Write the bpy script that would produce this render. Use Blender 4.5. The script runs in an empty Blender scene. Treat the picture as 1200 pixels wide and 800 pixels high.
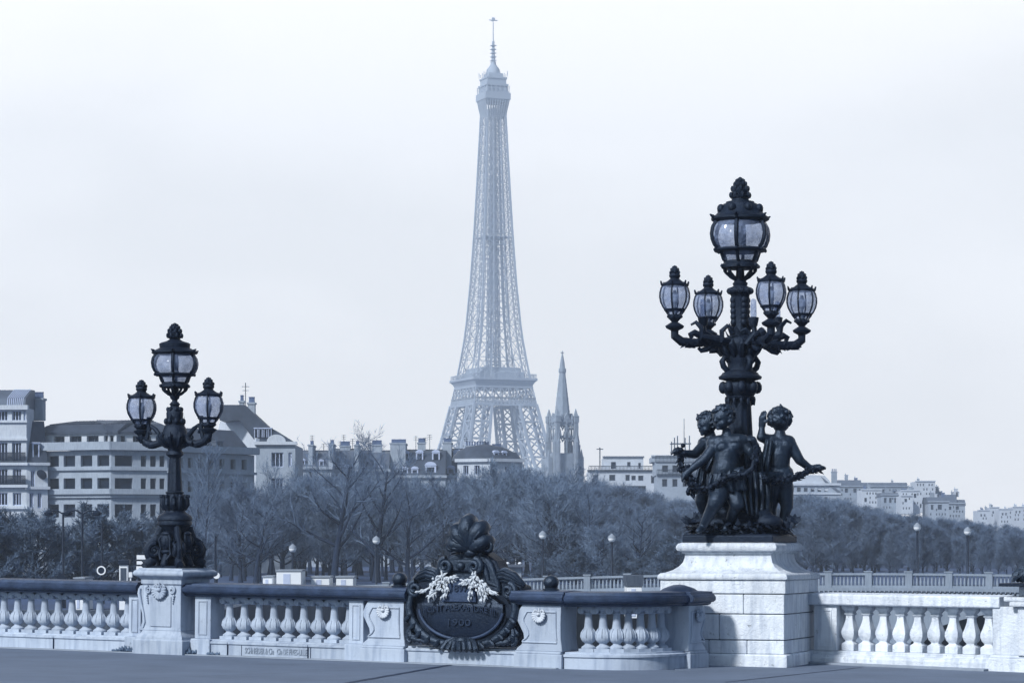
import bpy, bmesh, math, random
from mathutils import Vector, Matrix, noise as mnoise
R = math.radians
sc = bpy.context.scene
COL = sc.collection
# ------------------------------------------------------------------ camera, sky, sun, exposure
cam_d = bpy.data.cameras.new('camera'); cam = bpy.data.objects.new('camera', cam_d); COL.objects.link(cam)
cam.location = (0, 0, 1.62); cam.rotation_euler = (R(90), 0, 0)
cam_d.sensor_width = 36; cam_d.lens = 91.2; cam_d.shift_y = 0.2
cam_d.clip_start = 0.5; cam_d.clip_end = 12000
sc.camera = cam
SUN_AZ, SUN_EL = 41.0, 38.0          # the sun stands behind the camera, to the left
HAZE_D = .00041
w = bpy.data.worlds.new('World'); sc.world = w; w.use_nodes = True
nt = w.node_tree; nt.nodes.clear()
def nn(t, typ, **kw):
    n = t.nodes.new(typ)
    for k, v in kw.items(): setattr(n, k, v)
    return n
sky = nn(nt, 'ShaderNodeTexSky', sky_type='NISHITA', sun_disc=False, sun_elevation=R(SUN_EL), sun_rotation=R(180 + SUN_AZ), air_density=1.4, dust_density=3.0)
tc = nn(nt, 'ShaderNodeTexCoord'); sep = nn(nt, 'ShaderNodeSeparateXYZ'); nt.links.new(tc.outputs['Generated'], sep.inputs[0])
no = nn(nt, 'ShaderNodeTexNoise'); no.inputs['Scale'].default_value = 4.2; no.inputs['Detail'].default_value = 4; no.inputs['Roughness'].default_value = .5
mp = nn(nt, 'ShaderNodeMapping'); mp.inputs['Scale'].default_value = (1, 1, 2.2); mp.inputs['Location'].default_value = (.35, .2, .1)
nt.links.new(tc.outputs['Generated'], mp.inputs[0]); nt.links.new(mp.outputs[0], no.inputs['Vector'])
mad = nn(nt, 'ShaderNodeMath', operation='MULTIPLY_ADD'); mad.inputs[1].default_value = .62
nt.links.new(no.outputs['Fac'], mad.inputs[0]); nt.links.new(sep.outputs['Z'], mad.inputs[2])
rmp = nn(nt, 'ShaderNodeValToRGB'); nt.links.new(mad.outputs[0], rmp.inputs[0])
rmp.color_ramp.elements[0].position = .35; rmp.color_ramp.elements[0].color = (19.4, 19.2, 18.8, 1)
rmp.color_ramp.elements[1].position = .50; rmp.color_ramp.elements[1].color = (22.2, 21.9, 21.5, 1)
mx = nn(nt, 'ShaderNodeMix', data_type='RGBA')      # a bright veil of cloud low in the west, unseen sky overhead and behind dimmed to cut fill
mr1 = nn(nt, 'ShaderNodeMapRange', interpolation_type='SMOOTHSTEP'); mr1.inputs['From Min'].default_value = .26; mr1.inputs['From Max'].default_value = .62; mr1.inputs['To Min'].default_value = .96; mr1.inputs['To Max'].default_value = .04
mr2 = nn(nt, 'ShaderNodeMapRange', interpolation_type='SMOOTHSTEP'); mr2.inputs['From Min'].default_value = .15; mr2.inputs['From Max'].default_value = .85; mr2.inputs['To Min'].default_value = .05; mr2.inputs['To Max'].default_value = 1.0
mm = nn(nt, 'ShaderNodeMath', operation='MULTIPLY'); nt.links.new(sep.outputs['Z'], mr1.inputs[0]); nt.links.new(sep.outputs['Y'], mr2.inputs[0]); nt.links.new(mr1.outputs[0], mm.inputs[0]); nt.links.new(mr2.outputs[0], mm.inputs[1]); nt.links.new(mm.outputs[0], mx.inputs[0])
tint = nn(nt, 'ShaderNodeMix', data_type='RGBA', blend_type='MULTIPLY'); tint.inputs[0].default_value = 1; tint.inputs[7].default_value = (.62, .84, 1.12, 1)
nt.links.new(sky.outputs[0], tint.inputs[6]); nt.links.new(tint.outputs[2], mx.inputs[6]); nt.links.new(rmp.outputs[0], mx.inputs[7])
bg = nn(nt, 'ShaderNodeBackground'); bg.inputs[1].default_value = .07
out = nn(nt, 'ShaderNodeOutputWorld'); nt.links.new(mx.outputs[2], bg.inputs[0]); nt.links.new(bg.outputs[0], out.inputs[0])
sd = bpy.data.lights.new('sun', 'SUN'); sd.energy = 4.5; sd.angle = R(6); sd.color = (1.0, .985, .96)
so = bpy.data.objects.new('sun', sd); COL.objects.link(so)
sdir = Vector((-math.sin(R(SUN_AZ)) * math.cos(R(SUN_EL)), -math.cos(R(SUN_AZ)) * math.cos(R(SUN_EL)), math.sin(R(SUN_EL))))
so.rotation_euler = sdir.to_track_quat('Z', 'Y').to_euler(); so.location = (-20, -20, 30)
sc.view_settings.view_transform = 'Standard'; sc.view_settings.look = 'None'
sc.view_settings.exposure = 0.0; sc.view_settings.gamma = 1.0; sc.view_settings.use_curve_mapping = False
cy = sc.cycles
cy.max_bounces = 8; cy.diffuse_bounces = 3; cy.glossy_bounces = 3; cy.transmission_bounces = 4; cy.transparent_max_bounces = 24; cy.volume_bounces = 1
cy.use_denoising = True
try: cy.denoiser = 'OPENIMAGEDENOISE'; cy.denoising_input_passes = 'RGB_ALBEDO_NORMAL'
except Exception: pass
cy.sample_clamp_indirect = 6
# ------------------------------------------------------------------ helpers
FPX = 3040.0
def W(px, py, Y):                    # a place at distance Y metres from the eye
    return Vector(((px - 600) / FPX * Y, Y, 1.62 + (640 - py) / FPX * Y))
def lerp(a, b, t): return a + (b - a) * t
def duo(a):
    t = min(1, a / .8)
    t = t ** .6
    return (a * (.46 + .46 * t), a * (.86 + .12 * t), a * (1.95 - .86 * t), 1)
MATS = {}
def mat(name, a, rough=.7, var=.25, scale=3.0, bump=0.0, bscale=None, spec=.3, metal=0.0, detail=6, pits=0.0, pscale=18.0, streak=0.0, col=None, rnd=0.0):
    if name in MATS: return MATS[name]
    m = bpy.data.materials.new(name); m.use_nodes = True; t = m.node_tree; b = t.nodes['Principled BSDF']
    b.inputs['Roughness'].default_value = rough; b.inputs['Specular IOR Level'].default_value = spec; b.inputs['Metallic'].default_value = metal; b.inputs['Specular Tint'].default_value = (.55, .72, 1.0, 1)
    co = nn(t, 'ShaderNodeTexCoord')
    n1 = nn(t, 'ShaderNodeTexNoise'); n1.inputs['Scale'].default_value = scale; n1.inputs['Detail'].default_value = detail; n1.inputs['Roughness'].default_value = .65
    t.links.new(co.outputs['Object'], n1.inputs['Vector'])
    r = nn(t, 'ShaderNodeValToRGB'); t.links.new(n1.outputs['Fac'], r.inputs[0])
    c = col or duo(a)
    lo = [x * (1 - var) for x in c[:3]] + [1]; hi = [min(.95, x * (1 + var)) for x in c[:3]] + [1]
    r.color_ramp.elements[0].position = .28; r.color_ramp.elements[0].color = lo
    r.color_ramp.elements[1].position = .72; r.color_ramp.elements[1].color = hi
    last = r.outputs[0]
    if pits > 0:
        n2 = nn(t, 'ShaderNodeTexNoise'); n2.inputs['Scale'].default_value = pscale; n2.inputs['Detail'].default_value = 8; n2.inputs['Roughness'].default_value = .75
        t.links.new(co.outputs['Object'], n2.inputs['Vector'])
        r2 = nn(t, 'ShaderNodeValToRGB'); r2.color_ramp.elements[0].position = .30; r2.color_ramp.elements[1].position = .40
        t.links.new(n2.outputs['Fac'], r2.inputs[0])
        m2 = nn(t, 'ShaderNodeMix', data_type='RGBA', blend_type='MULTIPLY'); m2.inputs[0].default_value = pits
        t.links.new(last, m2.inputs[6]); t.links.new(r2.outputs[0], m2.inputs[7]); last = m2.outputs[2]
    if streak > 0:
        mpn = nn(t, 'ShaderNodeMapping'); mpn.inputs['Scale'].default_value = (5, 5, .7); t.links.new(co.outputs['Object'], mpn.inputs[0])
        n3 = nn(t, 'ShaderNodeTexNoise'); n3.inputs['Scale'].default_value = 2.2; n3.inputs['Detail'].default_value = 5; t.links.new(mpn.outputs[0], n3.inputs['Vector'])
        r3 = nn(t, 'ShaderNodeValToRGB'); r3.color_ramp.elements[0].position = .35; r3.color_ramp.elements[1].position = .55
        r3.color_ramp.elements[0].color = (.45, .5, .6, 1); t.links.new(n3.outputs['Fac'], r3.inputs[0])
        m3 = nn(t, 'ShaderNodeMix', data_type='RGBA', blend_type='MULTIPLY'); m3.inputs[0].default_value = streak
        t.links.new(last, m3.inputs[6]); t.links.new(r3.outputs[0], m3.inputs[7]); last = m3.outputs[2]
    if rnd > 0:
        oi = nn(t, 'ShaderNodeObjectInfo'); mr = nn(t, 'ShaderNodeMapRange'); mr.inputs['To Min'].default_value = 1 - rnd; mr.inputs['To Max'].default_value = 1 + rnd * .6; t.links.new(oi.outputs['Random'], mr.inputs[0])
        m5 = nn(t, 'ShaderNodeVectorMath', operation='SCALE'); t.links.new(last, m5.inputs[0]); t.links.new(mr.outputs[0], m5.inputs['Scale']); last = m5.outputs[0]
    t.links.new(last, b.inputs['Base Color'])
    if bump > 0:
        n4 = nn(t, 'ShaderNodeTexNoise'); n4.inputs['Scale'].default_value = bscale or scale * 4; n4.inputs['Detail'].default_value = 8; n4.inputs['Roughness'].default_value = .7
        t.links.new(co.outputs['Object'], n4.inputs['Vector'])
        bp = nn(t, 'ShaderNodeBump'); bp.inputs['Strength'].default_value = bump; bp.inputs['Distance'].default_value = .03
        t.links.new(n4.outputs['Fac'], bp.inputs['Height']); t.links.new(bp.outputs[0], b.inputs['Normal'])
    MATS[name] = m; return m
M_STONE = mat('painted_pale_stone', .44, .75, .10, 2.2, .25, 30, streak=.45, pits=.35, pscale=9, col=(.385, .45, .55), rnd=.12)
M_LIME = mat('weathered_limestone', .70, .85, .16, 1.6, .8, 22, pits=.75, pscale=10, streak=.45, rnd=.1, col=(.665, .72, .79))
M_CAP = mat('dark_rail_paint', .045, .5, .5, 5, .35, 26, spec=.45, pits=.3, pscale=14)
M_BRONZE = mat('dark_bronze', .011, .52, .45, 7, .5, 24, spec=.35)
M_BRONZE2 = mat('bronze_figures', .028, .36, .6, 7, .45, 26, spec=.6, streak=.5, col=(.010, .017, .030))
M_SHIELD = mat('cartouche_bronze', .014, .38, .5, 5, .4, 30, spec=.55)
M_GILT = mat('pale_gilding', .60, .5, .2, 12, col=(.50, .55, .61))
M_LETTER = mat('raised_letters', .022, .4, .3, 9, spec=.5)
M_CARVED = mat('carved_letters', .33, .8, .2, 9, col=(.23, .275, .345))
M_ASPH = mat('asphalt_paving', .16, .8, .16, .8, .35, 60, pits=.22, pscale=40, col=(.12, .152, .212))
M_TAR = mat('tar_joint', .035, .7, .3, 6)
M_KERB = mat('kerb_granite', .30, .8, .15, 5, .3, col=(.24, .28, .34))
M_GROUND = mat('earth', .09, .95, .3, .05)
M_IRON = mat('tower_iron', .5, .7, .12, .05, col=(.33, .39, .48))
M_WALL = mat('facade_limestone', .36, .85, .14, .4, streak=.35, col=(.33, .385, .46))
M_WALL2 = mat('facade_pale_render', .54, .85, .1, .4, streak=.3, col=(.52, .57, .64))
M_WALL3 = mat('facade_grey_stone', .33, .85, .2, .5, streak=.4, col=(.27, .32, .39))
M_ZINC = mat('roof_zinc_slate', .10, .55, .25, .6, spec=.4, col=(.085, .105, .145))
M_SLATE = mat('roof_dark_slate', .065, .6, .3, .8, col=(.045, .058, .085))
M_GLASSW = mat('window_glass', .016, .2, .5, .5, spec=.25)
M_FRAMEW = mat('window_frame_paint', .55, .6, .1, 2)
M_DARK = mat('dark_iron', .015, .5, .3, 4)
M_WHITE = mat('white_panel', .82, .6, .05, 1, col=(.74, .78, .83))
M_POT = mat('chimney_pots', .14, .8, .3, 2)
M_BARK = mat('bark', .03, .9, .35, 2.5)
M_TWIG = mat('twigs', .21, .9, .30, .35, col=(.115, .165, .255))
M_TWIG2 = mat('twigs_pale', .28, .9, .25, .3, col=(.15, .21, .31))
M_TWIG3 = mat('twigs_dark', .16, .9, .35, .4, col=(.10, .145, .22))
M_BRIDGE = mat('bridge_stone', .36, .85, .15, .25, streak=.3, col=(.27, .325, .40))
M_QUAY = mat('quay_stone', .1, .9, .3, .4, streak=.5, col=(.07, .09, .125))
def glass_mat():
    m = bpy.data.materials.new('lantern_glass'); m.use_nodes = True; t = m.node_tree; b = t.nodes['Principled BSDF']; o = t.nodes['Material Output']
    b.inputs['Base Color'].default_value = duo(.30); b.inputs['Roughness'].default_value = .15; b.inputs['Specular IOR Level'].default_value = .6
    tr = nn(t, 'ShaderNodeBsdfTransparent'); tr.inputs[0].default_value = (.76, .80, .88, 1)
    co = nn(t, 'ShaderNodeTexCoord'); n1 = nn(t, 'ShaderNodeTexNoise'); n1.inputs['Scale'].default_value = 6; n1.inputs['Detail'].default_value = 4
    t.links.new(co.outputs['Object'], n1.inputs['Vector'])
    r = nn(t, 'ShaderNodeValToRGB'); r.color_ramp.elements[0].position = .36; r.color_ramp.elements[0].color = (.2,) * 3 + (1,); r.color_ramp.elements[1].position = .66; r.color_ramp.elements[1].color = (.52,) * 3 + (1,)
    t.links.new(n1.outputs['Fac'], r.inputs[0])
    n2 = nn(t, 'ShaderNodeTexVoronoi'); n2.inputs['Scale'].default_value = 16; t.links.new(co.outputs['Object'], n2.inputs['Vector'])
    bp = nn(t, 'ShaderNodeBump'); bp.inputs['Strength'].default_value = .6; bp.inputs['Distance'].default_value = .03
    t.links.new(n2.outputs['Distance'], bp.inputs['Height']); t.links.new(bp.outputs[0], b.inputs['Normal'])
    ms = nn(t, 'ShaderNodeMixShader'); t.links.new(r.outputs[0], ms.inputs[0]); t.links.new(tr.outputs[0], ms.inputs[1]); t.links.new(b.outputs[0], ms.inputs[2])
    t.links.new(ms.outputs[0], o.inputs[0]); return m
M_LGLASS = glass_mat()
def water_mat():
    m = mat('river_water', .05, .12, .1, .05, spec=.5)
    t = m.node_tree; b = t.nodes['Principled BSDF']; co = nn(t, 'ShaderNodeTexCoord'); mp_ = nn(t, 'ShaderNodeMapping'); mp_.inputs['Scale'].default_value = (.5, 1.2, 1)
    n = nn(t, 'ShaderNodeTexNoise'); n.inputs['Scale'].default_value = .9; n.inputs['Detail'].default_value = 5
    t.links.new(co.outputs['Object'], mp_.inputs[0]); t.links.new(mp_.outputs[0], n.inputs['Vector'])
    bp = nn(t, 'ShaderNodeBump'); bp.inputs['Strength'].default_value = .5; bp.inputs['Distance'].default_value = .3
    t.links.new(n.outputs['Fac'], bp.inputs['Height']); t.links.new(bp.outputs[0], b.inputs['Normal']); return m
M_WATER = water_mat()

class MB:
    def __init__(s): s.v = []; s.f = []
    def add(s, vs, fs):
        o = len(s.v); s.v += [tuple(p) for p in vs]; s.f += [tuple(i + o for i in f) for f in fs]; return s
    def box(s, x0, x1, y0, y1, z0, z1):
        return s.add([(x0, y0, z0), (x1, y0, z0), (x1, y1, z0), (x0, y1, z0), (x0, y0, z1), (x1, y0, z1), (x1, y1, z1), (x0, y1, z1)],
                     [(3, 2, 1, 0), (4, 5, 6, 7), (0, 1, 5, 4), (1, 2, 6, 5), (2, 3, 7, 6), (3, 0, 4, 7)])
    def bar(s, p, q, w, h=None):
        p = Vector(p); q = Vector(q); d = q - p
        if d.length < 1e-6: return s
        d.normalize(); up = Vector((0, 0, 1)) if abs(d.z) < .9 else Vector((1, 0, 0))
        a = d.cross(up).normalized() * (w / 2); b = d.cross(a).normalized() * ((h or w) / 2)
        vs = [p - a - b, p + a - b, p + a + b, p - a + b, q - a - b, q + a - b, q + a + b, q - a + b]
        return s.add(vs, [(3, 2, 1, 0), (4, 5, 6, 7), (0, 1, 5, 4), (1, 2, 6, 5), (2, 3, 7, 6), (3, 0, 4, 7)])
    def tube(s, pts, rad, n=8, flat=1.0, cap=True):
        pts = [Vector(p) for p in pts]
        if not hasattr(rad, '__len__'): rad = [rad] * len(pts)
        vs = []; ref = None
        for i, p in enumerate(pts):
            d = (pts[min(i + 1, len(pts) - 1)] - pts[max(i - 1, 0)])
            d = d.normalized() if d.length > 1e-9 else Vector((0, 0, 1))
            if ref is None: ref = Vector((0, 0, 1)) if abs(d.z) < .9 else Vector((1, 0, 0))
            a = d.cross(ref)
            if a.length < 1e-4: a = d.orthogonal()
            a.normalize(); b = a.cross(d).normalized(); ref = b
            for k in range(n):
                t = 2 * math.pi * k / n; vs.append(p + a * math.cos(t) * rad[i] + b * math.sin(t) * rad[i] * flat)
        fs = [(i * n + k, i * n + (k + 1) % n, (i + 1) * n + (k + 1) % n, (i + 1) * n + k) for i in range(len(pts) - 1) for k in range(n)]
        if cap: fs += [tuple(range(n))[::-1], tuple(range((len(pts) - 1) * n, len(pts) * n))]
        return s.add(vs, fs)
    def lathe(s, prof, n=24, c=(0, 0, 0), k=0, rot=0.0, cap=True):
        vs = []
        for e in prof:
            r, z = e[0], e[1]; amp = e[2] if len(e) > 2 else 0
            for i in range(n):
                t = 2 * math.pi * i / n + rot; q = r * (1 + amp * math.cos(k * (t - rot))) if k else r
                vs.append((c[0] + q * math.cos(t), c[1] + q * math.sin(t), c[2] + z))
        m = len(prof)
        fs = [(i * n + j, i * n + (j + 1) % n, (i + 1) * n + (j + 1) % n, (i + 1) * n + j) for i in range(m - 1) for j in range(n)]
        if cap: fs += [tuple(range(n))[::-1], tuple(range((m - 1) * n, m * n))]
        return s.add(vs, fs)
    def square(s, prof, c=(0, 0, 0), ay=1.0):          # stack of square rings (half side, z)
        vs = []
        for h, z in prof: vs += [(c[0] - h, c[1] - h * ay, c[2] + z), (c[0] + h, c[1] - h * ay, c[2] + z), (c[0] + h, c[1] + h * ay, c[2] + z), (c[0] - h, c[1] + h * ay, c[2] + z)]
        m = len(prof)
        fs = [(i * 4 + j, i * 4 + (j + 1) % 4, (i + 1) * 4 + (j + 1) % 4, (i + 1) * 4 + j) for i in range(m - 1) for j in range(4)]
        fs += [(3, 2, 1, 0), tuple(range((m - 1) * 4, m * 4))]
        return s.add(vs, fs)
    def prism(s, poly, ax, d0, d1):
        n = len(poly)
        def P(a, b, d): return (d, a, b) if ax == 'x' else (a, d, b) if ax == 'y' else (a, b, d)
        vs = [P(a, b, d0) for a, b in poly] + [P(a, b, d1) for a, b in poly]
        return s.add(vs, [tuple(range(n))[::-1], tuple(range(n, 2 * n))] + [(i, (i + 1) % n, n + (i + 1) % n, n + i) for i in range(n)])
    def ell(s, c, r, n=12, m=8, M=None):
        if not hasattr(r, '__len__'): r = (r, r, r)
        vs = []
        for i in range(m + 1):
            p = math.pi * i / m
            for j in range(n):
                t = 2 * math.pi * j / n; q = Vector((r[0] * math.sin(p) * math.cos(t), r[1] * math.sin(p) * math.sin(t), -r[2] * math.cos(p)))
                if M is not None: q = M @ q
                vs.append(q + Vector(c))
        return s.add(vs, [(i * n + j, i * n + (j + 1) % n, (i + 1) * n + (j + 1) % n, (i + 1) * n + j) for i in range(m) for j in range(n)])
    def caps(s, p, q, r0, r1, n=12):                    # tapered limb with round ends
        p = Vector(p); q = Vector(q); d = (q - p)
        if d.length < 1e-6: return s.ell(p, r0)
        d.normalize(); pts = []; rr = []
        for a in (-90, -60, -30, 0): pts.append(p + d * r0 * math.sin(R(a))); rr.append(max(1e-4, r0 * math.cos(R(a))))
        for a in (0, 30, 60, 90): pts.append(q + d * r1 * math.sin(R(a))); rr.append(max(1e-4, r1 * math.cos(R(a))))
        return s.tube(pts, rr, n)
    def sweep(s, path, prof):                           # profile (offset to the right-hand side turned back = +, z) along an xy path
        path = [Vector(p) for p in path]; vs = []; n = len(prof)
        for i, p in enumerate(path):
            d0 = (path[i] - path[i - 1]).normalized() if i > 0 else None
            d1 = (path[i + 1] - path[i]).normalized() if i < len(path) - 1 else None
            d0 = d0 or d1; d1 = d1 or d0; d = (d0 + d1).normalized(); nrm = Vector((-d.y, d.x)); k = 1 / max(.3, nrm.dot(Vector((-d0.y, d0.x))))
            zz = p.z if len(p) > 2 else 0
            for a, z in prof: vs.append((p.x + nrm.x * a * k, p.y + nrm.y * a * k, z + zz))
        fs = [(i * n + j, i * n + (j + 1) % n, (i + 1) * n + (j + 1) % n, (i + 1) * n + j) for i in range(len(path) - 1) for j in range(n)]
        fs += [tuple(range(n))[::-1], tuple(range((len(path) - 1) * n, len(path) * n))]
        return s.add(vs, fs)
    def leaf(s, p, d, nrm, L, wd, bend=.25):
        p = Vector(p); d = Vector(d).normalized(); nrm = Vector(nrm); sd_ = d.cross(nrm)
        if sd_.length < 1e-4: sd_ = d.orthogonal()
        sd_.normalize(); nrm = sd_.cross(d).normalized(); t = wd * .22
        a = p; m = p + d * L * .5 + nrm * L * bend * .5; e = p + d * L
        vs = [a, m + sd_ * wd / 2, e, m - sd_ * wd / 2, m + nrm * t, m - nrm * t]
        return s.add(vs, [(0, 1, 4), (1, 2, 4), (2, 3, 4), (3, 0, 4), (1, 0, 5), (2, 1, 5), (3, 2, 5), (0, 3, 5)])
    def spiral(s, c, r0, turns, rad, plane='xz', sgn=1, start=0.0, n=8, steps=26, depth=0.0):
        pts = []; rr = []
        for i in range(steps + 1):
            t = i / steps; a = start + sgn * turns * 2 * math.pi * t; q = r0 * (1 - .82 * t)
            o = (q * math.cos(a), -depth * t, q * math.sin(a)) if plane == 'xz' else (-depth * t, q * math.cos(a), q * math.sin(a))
            pts.append(Vector(c) + Vector(o)); rr.append(rad * (1 - .55 * t))
        return s.tube(pts, rr, n)
    def xf(s, M, start=0):
        for i in range(start, len(s.v)): s.v[i] = tuple(M @ Vector(s.v[i]))
        return s
    def build(s, name, m, parent=None, smooth=35, bevel=0.0, loc=None, rot=None, recalc=True, label=None, seg=2):
        me = bpy.data.meshes.new(name); me.from_pydata(s.v, [], s.f); me.materials.append(m)
        if recalc and len(s.f) < 60000:
            bm = bmesh.new(); bm.from_mesh(me); bmesh.ops.recalc_face_normals(bm, faces=bm.faces); bm.to_mesh(me); bm.free()
        if smooth: me.shade_smooth(); me.set_sharp_from_angle(angle=R(smooth))
        o = bpy.data.objects.new(name, me); COL.objects.link(o)
        if parent: o.parent = parent
        if loc is not None: o.location = loc
        if rot is not None: o.rotation_euler = rot
        if bevel: b = o.modifiers.new('bevel', 'BEVEL'); b.width = bevel; b.segments = seg; b.limit_method = 'ANGLE'; b.angle_limit = R(40)
        if label: o['label'] = label
        return o
def tag(o, label, cat, group=None):
    o['label'] = label; o['category'] = cat
    if group: o['group'] = group
    return o
def thing(name, label, cat, loc=(0, 0, 0), rot=(0, 0, 0), group=None):
    o = bpy.data.objects.new(name, None); o.empty_display_size = .3; COL.objects.link(o); o.location = loc; o.rotation_euler = rot
    return tag(o, label, cat, group)
def struct(o): o['kind'] = 'structure'; return o
def copy_tree(o, parent=None):
    c = o.copy(); COL.objects.link(c)
    if parent is not None: c.parent = parent
    for ch in list(o.children): copy_tree(ch, c)
    return c
def dup(o, loc, rz=0, scale=None, label=None):
    c = copy_tree(o); c.location = loc; c.rotation_euler = (o.rotation_euler[0], o.rotation_euler[1], rz)
    if scale is not None: c.scale = scale
    if label: c['label'] = label
    return c
def text_mesh(txt, size, depth, name, m, parent, loc, rot=(R(90), 0, 0), width=None, bevel=.002, arc=None):
    cu = bpy.data.curves.new(name, 'FONT'); cu.body = txt; cu.size = size; cu.extrude = depth; cu.align_x = 'CENTER'; cu.align_y = 'CENTER'; cu.bevel_depth = bevel; cu.resolution_u = 3
    to = bpy.data.objects.new(name, cu); COL.objects.link(to); bpy.context.view_layer.update()
    me = bpy.data.meshes.new_from_object(to.evaluated_get(bpy.context.evaluated_depsgraph_get())); COL.objects.unlink(to); bpy.data.objects.remove(to)
    xs = [v.co.x for v in me.vertices]; k = width / (max(xs) - min(xs)) if width else 1
    for v in me.vertices:
        v.co.x *= k
        if arc: v.co.y -= arc * (v.co.x / (width / 2)) ** 2
    me.materials.clear(); me.materials.append(m); me.name = name
    o = bpy.data.objects.new(name, me); COL.objects.link(o); o.parent = parent; o.location = loc; o.rotation_euler = rot; return o
# ------------------------------------------------------------------ near frame of the bridge parapet
TH = R(28); UX, UY = math.cos(TH), -math.sin(TH); P0 = Vector((-7.78, 39.4)); PITCH = .0115
def zdeck(x, y): return .09 - PITCH * ((x - P0.x) * UX + (y - P0.y) * UY)
def S(px): k = (px - 600) / FPX; return (k * P0.y - P0.x) / (UX - k * UY)
def on_line(s, back=0.0):
    x = P0.x + UX * s + math.sin(TH) * back; y = P0.y + UY * s + math.cos(TH) * back
    return Vector((x, y, .09 - PITCH * s))
LROT = (0, PITCH, -TH)
# ------------------------------------------------------------------ terrain, river, deck
def ground_z(x, y):
    river = (y < 206 and x > -13 and y > -150) or (-150 < y < 112)
    if river: return -9.6
    z = -1.7
    z += 14 * math.exp(-(((x - 125) / 40) ** 2 + ((y - 950) / 160) ** 2))
    z += 3 * math.exp(-(((x + 20) / 300) ** 2 + ((y - 1300) / 300) ** 2))
    return z
xs = sorted(set([-1450, -1000, -700, -450, -300] + [-200 + 25 * i for i in range(25)] + [-13.2, -12.8, 500, 700, 1000, 1450]))
ys = sorted(set([-78, 0, 60, 111.8, 112.2, 160, 205.8, 206.2] + [230 + 45 * i for i in range(35)] + [2080]))
mb = MB(); nx = len(xs)
mb.add([(x, y, ground_z(x, y)) for y in ys for x in xs], [(j * nx + i, j * nx + i + 1, (j + 1) * nx + i + 1, (j + 1) * nx + i) for j in range(len(ys) - 1) for i in range(nx - 1)])
struct(mb.build('ground', M_GROUND, smooth=0))
struct(MB().box(-900, 900, -77, 207, -9.0, -8.2).build('river', M_WATER, smooth=0))
mb = MB().box(-400, -12.6, 110.6, 111.7, -9.5, -1.1).box(-13.4, -12.4, 111.7, 204, -9.5, -1.1)
q = mb.build('quay_wall', M_QUAY, smooth=0); tag(q, 'grey stone embankment wall along the left bank of the river', 'wall')
q = MB().box(-12.3, 700, 204.6, 205.7, -9.5, -1.4).build('quay_wall', M_QUAY, smooth=0); tag(q, 'long stone embankment wall on the far bank behind the low bridge', 'wall')
pl = [on_line(-60, .62), on_line(11.2, .62), Vector((1.9, 35.6, 0)), Vector((2.6, 36.6, 0)), Vector((4.3, 38.2, 0)), Vector((8.3, 35.6, 0)), Vector((55, 1.6, 0)), Vector((55, -60, 0)), Vector((-60, -60, 0))]
mb = MB(); n = len(pl)
mb.add([(p.x, p.y, zdeck(p.x, p.y)) for p in pl] + [(p.x, p.y, zdeck(p.x, p.y) - 1.4) for p in pl], [tuple(range(n)), tuple(range(n, 2 * n))[::-1]] + [(i, (i + 1) % n, n + (i + 1) % n, n + i) for i in range(n)])
struct(mb.build('pavement', M_ASPH, smooth=0))
def strip(a, b, wd, name, m, h=.004):
    a = Vector(a); b = Vector(b); d = (b - a).normalized(); nrm = Vector((-d.y, d.x)) * wd / 2; mb = MB(); N = 24; vs = []
    for i in range(N + 1):
        p = a.lerp(b, i / N)
        for sg in (-1, 1):
            q = p + nrm * sg * random.uniform(.8, 1.2); vs.append((q.x, q.y, zdeck(q.x, q.y) + h))
    mb.add(vs, [(2 * i, 2 * i + 1, 2 * i + 3, 2 * i + 2) for i in range(N)]); return struct(mb.build(name, m, smooth=0))
def GP(px, py):
    Y = 35.0
    for _ in range(12):
        X = (px - 600) / FPX * Y; Y = (1.62 - zdeck(X, Y)) * FPX / (py - 640)
    return Vector(((px - 600) / FPX * Y, Y))
random.seed(4)
strip(GP(372, 806), GP(540, 776.5), .085, 'pavement_joint', M_TAR)
strip(GP(1010, 781.5), GP(850, 799), .03, 'pavement_joint', M_TAR)
strip(GP(60, 799), GP(560, 779), .012, 'pavement_joint', M_TAR)
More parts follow.
